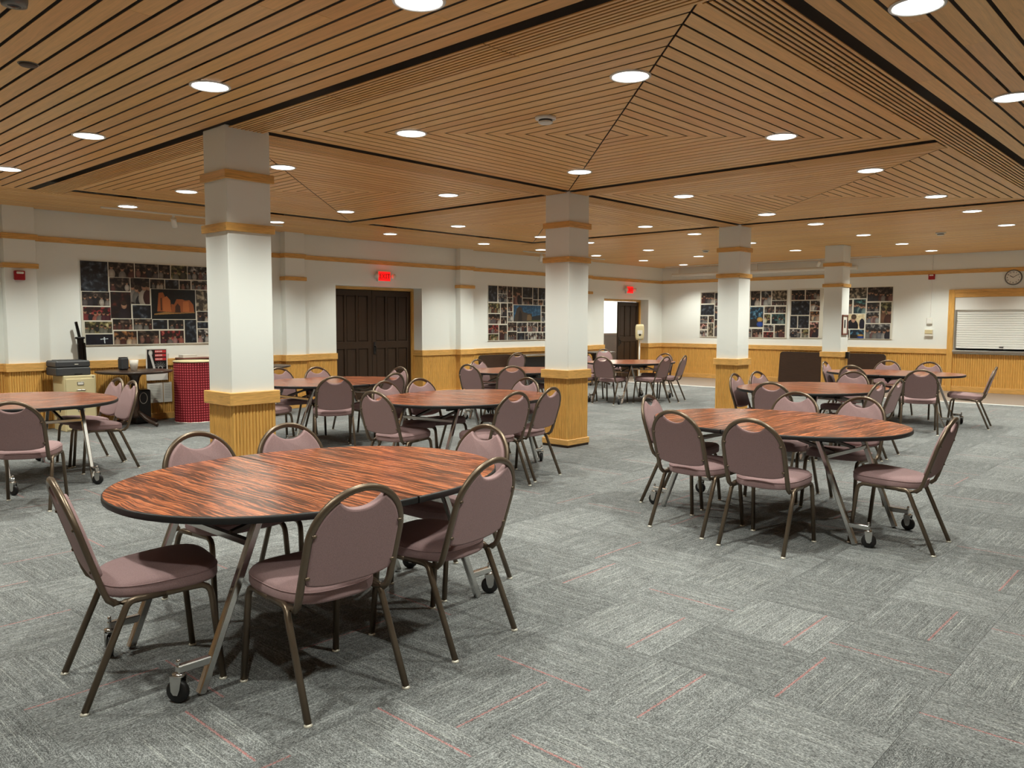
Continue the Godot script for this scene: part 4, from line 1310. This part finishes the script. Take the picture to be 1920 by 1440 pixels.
	put("print", box_mesh(Vector3(0.07, 0.16, 0.004), 0.0), M.charcoal, t, Vector3(0, 0.02, 0.011))
	t = thing("wall_box", "small dark box fixed to the oak cap of the last column", "wall box", W(16.36, 0.865, 5.952))
	put("body", box_mesh(Vector3(0.11, 0.13, 0.06), 0.006), M.black, t, Vector3(0, 0, 0.03))
	put("cover", box_mesh(Vector3(0.08, 0.1, 0.006), 0.002), M.charcoal_dark, t, Vector3(0, 0, 0.062))

# ------------------------------------------------------------------ corner with printer and drum
func pedestal_table(at: Vector2, label: String) -> void:
	var t := thing("pedestal_table", label, "table", W(at.x, 0, at.y), 0.4, "dark pedestal tables along the wall")
	var st := st_new(true)
	lathe(st, [Vector2(0.0, 0.765), Vector2(0.46, 0.765), Vector2(0.49, 0.772), Vector2(0.515, 0.786), Vector2(0.51, 0.8), Vector2(0.49, 0.804), Vector2(0.0, 0.805)], 48)
	put("table_top", done(st), M.walnut, t)
	st = st_new(true)
	lathe(st, [Vector2(0.06, 0.12), Vector2(0.07, 0.16), Vector2(0.05, 0.22), Vector2(0.045, 0.4), Vector2(0.06, 0.5), Vector2(0.048, 0.6), Vector2(0.07, 0.7), Vector2(0.12, 0.766)], 24)
	put("pillar", done(st), M.walnut, t)
	for k in 4:
		var a := PI / 2 * k
		st = st_new(true)
		var pts := []
		for q: Vector2 in [Vector2(0.04, 0.2), Vector2(0.1, 0.17), Vector2(0.18, 0.11), Vector2(0.27, 0.065), Vector2(0.34, 0.045), Vector2(0.39, 0.028)]:
			pts.append(Vector3(cos(a) * q.x, q.y, sin(a) * q.x))
		tube(st, pts, 0.022, 0.027, Vector3.UP, 10, 3.0)
		put("foot", done(st), M.walnut, t)

func build_corner() -> void:
	# filing cabinet
	var t := thing("filing_cabinet", "beige two-drawer metal filing cabinet under the printer", "cabinet", W(4.085, 0, 12.03))
	put("body", box_mesh(Vector3(0.41, 0.762, 0.43), 0.006), M.beige, t, Vector3(0, 0.383, 0))
	for y: float in [0.19, 0.555]:
		var d := put("drawer", box_mesh(Vector3(0.375, 0.335, 0.014), 0.005), M.beige, t, Vector3(0, y, 0.22))
		var st := st_new()
		bar(st, Vector3(-0.055, 0.01, 0.035), Vector3(0.055, 0.01, 0.035), 0.016, 0.02, 0.005); bar(st, Vector3(-0.05, 0.01, 0.006), Vector3(-0.05, 0.01, 0.035), 0.012, 0.012, 0.003); bar(st, Vector3(0.05, 0.01, 0.006), Vector3(0.05, 0.01, 0.035), 0.012, 0.012, 0.003)
		put("handle", done(st), M.chrome, d)
		st = st_new(); cbox(st, Vector3(0, 0.1, 0.009), Vector3(0.085, 0.045, 0.006), 0.002)
		put("label_holder", done(st), M.dull_steel, d)
		st = st_new(); cbox(st, Vector3(0, 0.1, 0.0125), Vector3(0.07, 0.03, 0.002), 0.0)
		put("label_card", done(st), M.paper, d)
	put("lock", lathe_mesh([Vector2(0.012, 0.0), Vector2(0.012, 0.006), Vector2(0.0, 0.007)], 16), M.chrome, t, Vector3(0.165, 0.735, 0.215)).rotation.x = PI / 2
	# printer
	t = thing("printer", "charcoal laser printer on top of the beige filing cabinet", "printer", W(4.02, 0.764, 12.05))
	put("lower_case", box_mesh(Vector3(0.44, 0.11, 0.4), 0.012), M.charcoal, t, Vector3(0, 0.056, 0))
	put("upper_case", box_mesh(Vector3(0.44, 0.09, 0.39), 0.016), M.charcoal, t, Vector3(0, 0.157, 0))
	put("output_tray", box_mesh(Vector3(0.32, 0.012, 0.26), 0.004), M.charcoal_dark, t, Vector3(0, 0.204, -0.02))
	put("badge", box_mesh(Vector3(0.05, 0.009, 0.004), 0.001), M.paper, t, Vector3(0.04, 0.155, 0.196))
	put("paper_slot", box_mesh(Vector3(0.1, 0.022, 0.006), 0.002), M.black, t, Vector3(0.06, 0.018, 0.2))
	# folded stand behind the printer
	t = thing("folded_stand", "tall glossy black folded stand leaning against the wall behind the printer", "stand", W(4.335, 0, 12.3))
	var st := st_new()
	bar(st, Vector3(-0.02, 0.0, 0.0), Vector3(-0.06, 1.28, 0.0), 0.085, 0.05, 0.01, Vector3(0, 0, 1))
	put("body", done(st), M.gloss_black, t)
	st = st_new()
	bar(st, Vector3(0.03, 0.02, 0.03), Vector3(-0.02, 1.2, 0.03), 0.03, 0.03, 0.006, Vector3(0, 0, 1))
	put("side_tube", done(st), M.gloss_black, t)
	st = st_new()
	bar(st, Vector3(-0.065, 1.26, 0.0), Vector3(-0.11, 1.5, 0.0), 0.035, 0.035, 0.006, Vector3(0, 0, 1))
	put("top_tube", done(st), M.gloss_black, t)
	st = st_new(); cbox(st, Vector3(-0.062, 1.27, 0.0), Vector3(0.12, 0.03, 0.07), 0.01)
	put("collar", done(st), M.black, t)
	# round tables on pedestals
	pedestal_table(Vector2(4.82, 11.82), "dark round pedestal table with a white mug, beside the printer")
	pedestal_table(Vector2(6.78, 11.82), "dark round pedestal table half hidden behind the drum-side column")
	pedestal_table(Vector2(15.72, 11.72), "dark round pedestal table left of the corridor door")
	# speaker and mug
	t = thing("speaker", "small dark fabric speaker standing on the dark pedestal table", "speaker", W(4.74, 0.806, 12.0), 0.3)
	put("case", box_mesh(Vector3(0.12, 0.18, 0.11), 0.02), M.charcoal, t, Vector3(0, 0.09, 0))
	put("top_plate", box_mesh(Vector3(0.1, 0.006, 0.09), 0.002), M.black, t, Vector3(0, 0.182, 0))
	t = thing("mug", "white tapered cup standing on the dark pedestal table", "cup", W(4.80, 0.805, 11.78))
	st = st_new(true); lathe(st, [Vector2(0.0, 0.001), Vector2(0.04, 0.001), Vector2(0.054, 0.08), Vector2(0.062, 0.15), Vector2(0.058, 0.151), Vector2(0.05, 0.08), Vector2(0.0, 0.008)], 28)
	put("cup", done(st), M.ceramic, t)
	# low dark bookcase with papers behind the drum
	t = thing("low_cabinet", "low dark cabinet standing against the wall behind the red drum", "cabinet", W(5.96, 0, 12.2))
	put("body", box_mesh(Vector3(0.58, 0.92, 0.28), 0.006), M.darker_wood, t, Vector3(0, 0.46, 0))
	put("top", box_mesh(Vector3(0.6, 0.025, 0.3), 0.006), mat(rgb8(120, 70, 56), 0.4), t, Vector3(0, 0.935, 0))
	put("plinth", box_mesh(Vector3(0.56, 0.07, 0.01), 0.002), M.black, t, Vector3(0, 0.036, 0.145))
	for q: Array in [[W(5.345, 0.415, 12.375), 0.24, 0.31, "wide notice sheet taped to the wainscot under the torch poster"], [W(5.54, 0.415, 12.375), 0.13, 0.31, "narrow notice sheet taped to the wainscot beside the red drum"]]:
		var n := thing("notice_sheet", q[3], "notice", q[0])
		put("sheet", box_mesh(Vector3(q[1], q[2], 0.003), 0.0), M.paper, n, Vector3(0, 0, 0.008))
		for k in 9:
			put("text_line", box_mesh(Vector3(q[1] * 0.7, 0.004, 0.001), 0.0), M.charcoal, n, Vector3(0, q[2] * (0.36 - 0.08 * k), 0.0102))
	t = thing("paper_stack", "small white box of papers on the low cabinet", "papers", W(5.79, 0.948, 12.18))
	put("box", box_mesh(Vector3(0.23, 0.04, 0.16), 0.004), M.paper, t, Vector3(0, 0.02, 0))
	put("lid", box_mesh(Vector3(0.235, 0.006, 0.165), 0.002), M.white_plastic, t, Vector3(0, 0.043, 0))
	# poster propped in front of the low cabinet
	t = thing("poster", "black and white poster with red stripes and a raised torch", "poster", W(5.375, 0.852, 12.345))
	put("backing", box_mesh(Vector3(0.33, 0.49, 0.008), 0.001), M.white_plastic, t)
	var img := Image.create(132, 196, false, Image.FORMAT_RGB8)
	img.fill(rgb8(226, 222, 216))
	img.fill_rect(Rect2i(6, 6, 120, 126), rgb8(20, 19, 20))
	for k in 3:
		img.fill_rect(Rect2i(54, 10 + k * 24, 70, 17), rgb8(196, 52, 58))
		for m in 5: img.fill_rect(Rect2i(58 + m * 9, 14 + k * 24, 6, 9), rgb8(236, 214, 208))
	var all := Rect2i(6, 6, 120, 126)
	ellipse(img, 27, 26, 13, 17, rgb8(232, 230, 226), all)
	poly_fill(img, [Vector2(0.1, 0.2), Vector2(0.22, 0.2), Vector2(0.42, 0.95), Vector2(0.3, 0.95)], all, rgb8(208, 206, 204))
	for k in 9:
		var a := PI * (0.08 + 0.105 * k) + PI
		var d := Vector2(cos(a), sin(a))
		for s in 40:
			var q := Vector2(86, 118) + d * (16.0 + s * 0.55)
			if all.has_point(Vector2i(q)): img.set_pixel(int(q.x), int(q.y), rgb8(222, 220, 218))
	ellipse(img, 86, 120, 16, 14, rgb8(210, 208, 206), all)
	ellipse(img, 86, 121, 10, 10, rgb8(28, 27, 28), all)
	flat_print(t, "print", tx(img), Vector3(0, 0, 0.0045), Vector3(0.162, 0, 0), Vector3(0, 0.242, 0))
	# black tote with a pale drawn face, under the pedestal table
	t = thing("tote_box", "black box with a pale outline drawing, under the pedestal table", "box", W(5.0, 0, 12.1))
	put("box", box_mesh(Vector3(0.22, 0.5, 0.26), 0.015), M.black, t, Vector3(0, 0.251, 0))
	st = st_new(true)
	var loop := []
	for k in 25: loop.append(Vector3(cos(TAU * k / 24) * 0.055, 0.38 + sin(TAU * k / 24) * 0.08, 0.1315))
	tube(st, loop, 0.004, 0.002, Vector3(0, 0, 1), 6, 2.0)
	put("drawing", done(st), M.paper, t)
	# drum covered in red gingham
	t = thing("gingham_drum", "tall drum wrapped in red gingham cloth beside the first column", "drum", W(5.66, 0, 11.72))
	var gi := Image.create(64, 64, false, Image.FORMAT_RGB8)
	for y in 64:
		for x in 64:
			var a := int(x % 32 < 13) + int(y % 32 < 13)
			gi.set_pixel(x, y, [rgb8(104, 10, 22), rgb8(152, 20, 36), rgb8(222, 112, 118)][a])
	var cloth := mat(Color.WHITE, 0.85, 0.0, tx(gi))
	st = st_new(true)
	var segs := 48
	for k in segs:
		for m in 4:
			var ps := []; var ts := []
			for q: Vector2 in [Vector2(k, m), Vector2(k + 1, m), Vector2(k + 1, m + 1), Vector2(k, m + 1)]:
				var a := -TAU * q.x / segs
				var rr := 0.287 + 0.004 * sin(q.x * 1.7) * (1.0 if q.y < 4 else 0.3)
				ps.append(Vector3(cos(a) * rr, 0.01 + 0.9 * q.y / 4.0, sin(a) * rr)); ts.append(Vector2(q.x / segs * 24.0, q.y / 4.0 * 12.0))
			quad_uv(st, ps, ts)
	put("cloth", done(st), cloth, t)
	put("lid", lathe_mesh([Vector2(0.285, 0.9), Vector2(0.297, 0.905), Vector2(0.297, 0.918), Vector2(0.285, 0.924), Vector2(0.0, 0.924)], 48), M.beige, t)
	put("bottom_rim", lathe_mesh([Vector2(0.28, 0.0), Vector2(0.292, 0.002), Vector2(0.292, 0.014), Vector2(0.284, 0.018)], 48), M.white_plastic, t)

# ------------------------------------------------------------------ things along the far walls
func folded_table(at: Vector2, length: float, height: float, turn: float, label: String, lean: float) -> void:
	var t := thing("folded_table", label, "table", W(at.x, 0, at.y), turn, "folded tables leaning on the walls")
	var poly := PackedVector2Array()
	var r := 0.07
	for c: Array in [[length / 2 - r, height - r, 0.0], [-length / 2 + r, height - r, PI / 2], [-length / 2 + r, r, PI], [length / 2 - r, r, PI * 1.5]]:
		for k in 6:
			var a: float = c[2] + PI / 2 * k / 5.0
			poly.append(Vector2(c[0] + cos(a) * r, c[1] + sin(a) * r))
	var up := Vector3(0, cos(lean), -sin(lean))
	var st := st_new(); prism(st, poly, Vector3(0, 0.002, 0), Vector3.RIGHT, up, Vector3(0, 0, 0.026))
	put("table_top", done(st), M.walnut, t)
	st = st_new(true)
	var loop := []
	for p in poly: loop.append(Vector3(p.x, 0.002, 0.013) + up * p.y)
	loop.append(loop[0])
	tube(st, loop, 0.006, 0.016, Vector3(0, 0, 1), 8, 3.0)
	put("edge_band", done(st), M.rubber, t)
	for s: float in [-1.0, 1.0]:
		st = st_new()
		bar(st, Vector3(s * length * 0.36, 0.1, -0.03), Vector3(s * length * 0.36, 0.1, -0.03) + up * (height * 0.6), 0.03, 0.03, 0.004)
		put("folded_leg", done(st), M.dull_steel, t)

func build_far_things() -> void:
	folded_table(Vector2(19.4, 8.06), 1.3, 0.79, -PI / 2, "dark folded table with rounded corners left of the last column", 0.12)
	folded_table(Vector2(19.42, 6.76), 1.14, 0.79, -PI / 2, "dark folded table leaning right of the last column", 0.12)
	folded_table(Vector2(12.62, 12.05), 0.95, 0.8, 0.0, "brown folded table leaning under the church collage", 0.12)
	# long table with black skirt
	var t := thing("skirted_table", "long table with pale edge and black skirt under the church collage", "table", W(14.05, 0, 12.0))
	put("table_top", box_mesh(Vector3(1.75, 0.03, 0.6), 0.006), M.walnut, t, Vector3(0, 0.775, 0))
	put("edge_band", box_mesh(Vector3(1.76, 0.022, 0.008), 0.002), M.steel, t, Vector3(0, 0.776, 0.302))
	put("skirt", box_mesh(Vector3(1.7, 0.6, 0.02), 0.004), M.black, t, Vector3(0, 0.45, 0.26))
	for s: float in [-0.8, 0.8]:
		for z: float in [-0.24, 0.24]: put("leg", box_mesh(Vector3(0.03, 0.76, 0.03), 0.004), M.dull_steel, t, Vector3(s, 0.38, z))
	put("foot_rail", box_mesh(Vector3(1.6, 0.04, 0.03), 0.006), M.white_plastic, t, Vector3(0, 0.15, 0.24))
	# sanitizer stand
	t = thing("sanitizer_stand", "beige hand sanitizer dispenser on a white pole stand", "dispenser", W(17.85, 0, 11.85), deg_to_rad(-50.0))
	put("base", lathe_mesh([Vector2(0.16, 0.0), Vector2(0.17, 0.006), Vector2(0.15, 0.016), Vector2(0.0, 0.02)], 32), M.white_plastic, t)
	put("pole", lathe_mesh([Vector2(0.022, 0.015), Vector2(0.022, 1.1), Vector2(0.0, 1.1)], 18), M.white_plastic, t)
	var st := st_new(true)
	var rings := []
	for q: Array in [[0.05, 1.05, 0.03], [0.095, 1.06, 0.05], [0.11, 1.12, 0.055], [0.115, 1.28, 0.05], [0.112, 1.4, 0.045], [0.095, 1.455, 0.035], [0.06, 1.465, 0.02]]:
		var ring := []
		for k in 24:
			var a := -TAU * k / 24
			var rr := pow(pow(absf(cos(a)), 4.0) + pow(absf(sin(a)), 4.0), -0.25)
			ring.append(Vector3(cos(a) * rr * q[0], q[1], 0.04 + sin(a) * rr * q[2]))
		rings.append(ring)
	loft(st, rings)
	put("dispenser", done(st), M.beige, t)
	put("label_plate", box_mesh(Vector3(0.13, 0.1, 0.006), 0.003), M.white_plastic, t, Vector3(0, 1.26, 0.092))
	put("symbol", lathe_mesh([Vector2(0.03, 0.0), Vector2(0.03, 0.004), Vector2(0.0, 0.005)], 20), M.black, t, Vector3(0, 1.19, 0.092)).rotation.x = PI / 2
	put("nozzle", box_mesh(Vector3(0.06, 0.03, 0.05), 0.01), M.steel, t, Vector3(0, 1.085, 0.1))
	# projection screen housing on the serving wall
	t = thing("projection_screen", "long white rolled projection screen hung high on the far wall", "projection screen", W(19.6, 2.82, 9.45))
	st = st_new(true)
	tube(st, [Vector3(0, 0, -2.5), Vector3(0, 0, -1.0), Vector3(0, 0, 1.0), Vector3(0, 0, 2.5)], 0.045, 0.045, Vector3.UP, 20, 2.6)
	put("housing", done(st), M.white_plastic, t)
	for z: float in [-2.3, 0.0, 2.25]:
		st = st_new(); bar(st, Vector3(0, 0.04, z), Vector3(0, 0.218, z), 0.018, 0.03, 0.003); put("hanger", done(st), M.white_plastic, t)
	for z: float in [-2.505, 2.505]: put("end_cap", box_mesh(Vector3(0.095, 0.1, 0.02), 0.01), M.white_plastic, t, Vector3(0, 0, z))

# ------------------------------------------------------------------ tracks, detectors
func track(a: Vector3, b: Vector3, heads: Array, label: String) -> void:
	var t := thing("track_light", label, "track light", a, 0.0)
	var st := st_new(); bar(st, Vector3(0, -0.012, 0), b - a + Vector3(0, -0.012, 0), 0.036, 0.022, 0.003)
	put("rail", done(st), M.white_plastic, t)
	for h: float in heads:
		var p := (b - a) * h
		st = st_new(); bar(st, p + Vector3(0, -0.022, 0), p + Vector3(0, -0.09, 0), 0.03, 0.03, 0.006)
		var arm := put("stem", done(st), M.white_plastic, t)
		var d := Vector3(0.35, -0.8, -0.5).normalized()
		st = st_new(true)
		var q := p + Vector3(0, -0.1, 0)
		tube(st, [q - d * 0.04, q, q + d * 0.06, q + d * 0.1], 0.038, 0.038, Vector3(1, 0, 0.3).normalized(), 16, 2.0)
		var head := put("lamp_head", done(st), M.white_plastic, t)
		st = st_new(true)
		tube(st, [q + d * 0.0985, q + d * 0.104], 0.034, 0.034, Vector3(1, 0, 0.3).normalized(), 16, 2.0)
		put("dark_lens", done(st), M.black, head)

func build_ceiling_things() -> void:
	track(W(4.3, CEIL, 11.45), W(7.05, CEIL, 11.45), [0.36], "unlit white track light in front of the floodlit church collage")
	track(W(13.0, CEIL, 11.62), W(15.95, CEIL, 11.62), [0.2, 0.78], "unlit white track light in front of the blue sky church collage")
	track(W(19.3, CEIL, 12.0), W(19.3, CEIL, 6.3), [0.75], "unlit white track light near the projection screen")
	for q: Array in [[4.72, 4.0, "white smoke detector on the mitred bay before the second column"], [15.1, 3.98, "white smoke detector over the aisle towards the serving window"], [15.5, 8.65, "white smoke detector on the ceiling before the boat collage"]]:
		var t := thing("smoke_detector", q[2], "smoke detector", W(q[0], CEIL, q[1]))
		put("base", lathe_mesh([Vector2(0.06, -0.022), Vector2(0.078, -0.018), Vector2(0.08, 0.0)], 32), M.white_plastic, t)
		put("vent_ring", lathe_mesh([Vector2(0.04, -0.036), Vector2(0.05, -0.036), Vector2(0.052, -0.022)], 32), M.charcoal, t)
		put("cap", lathe_mesh([Vector2(0.0, -0.052), Vector2(0.045, -0.05), Vector2(0.056, -0.042), Vector2(0.054, -0.035), Vector2(0.04, -0.034)], 32), M.white_plastic, t)
	var t := thing("sprinkler_plate", "small dark round sprinkler plate on the boards of the first aisle", "sprinkler", W(1.68, CEIL, 5.5))
	put("plate", lathe_mesh([Vector2(0.0, -0.014), Vector2(0.045, -0.013), Vector2(0.05, -0.008), Vector2(0.05, 0.0)], 28), mat(rgb8(70, 52, 38), 0.5), t)
	put("rim", lathe_mesh([Vector2(0.05, -0.004), Vector2(0.056, -0.003), Vector2(0.057, 0.0)], 28), M.dull_steel, t)
	t = thing("ceiling_camera", "small grey dome fitting with dark lens on the first aisle boards", "camera", W(1.3, CEIL, 4.42))
	put("housing", lathe_mesh([Vector2(0.035, -0.05), Vector2(0.055, -0.045), Vector2(0.06, -0.02), Vector2(0.06, 0.0)], 28), M.dull_steel, t)
	put("lens", lathe_mesh([Vector2(0.0, -0.056), Vector2(0.025, -0.052), Vector2(0.036, -0.048)], 24), M.gloss_black, t)
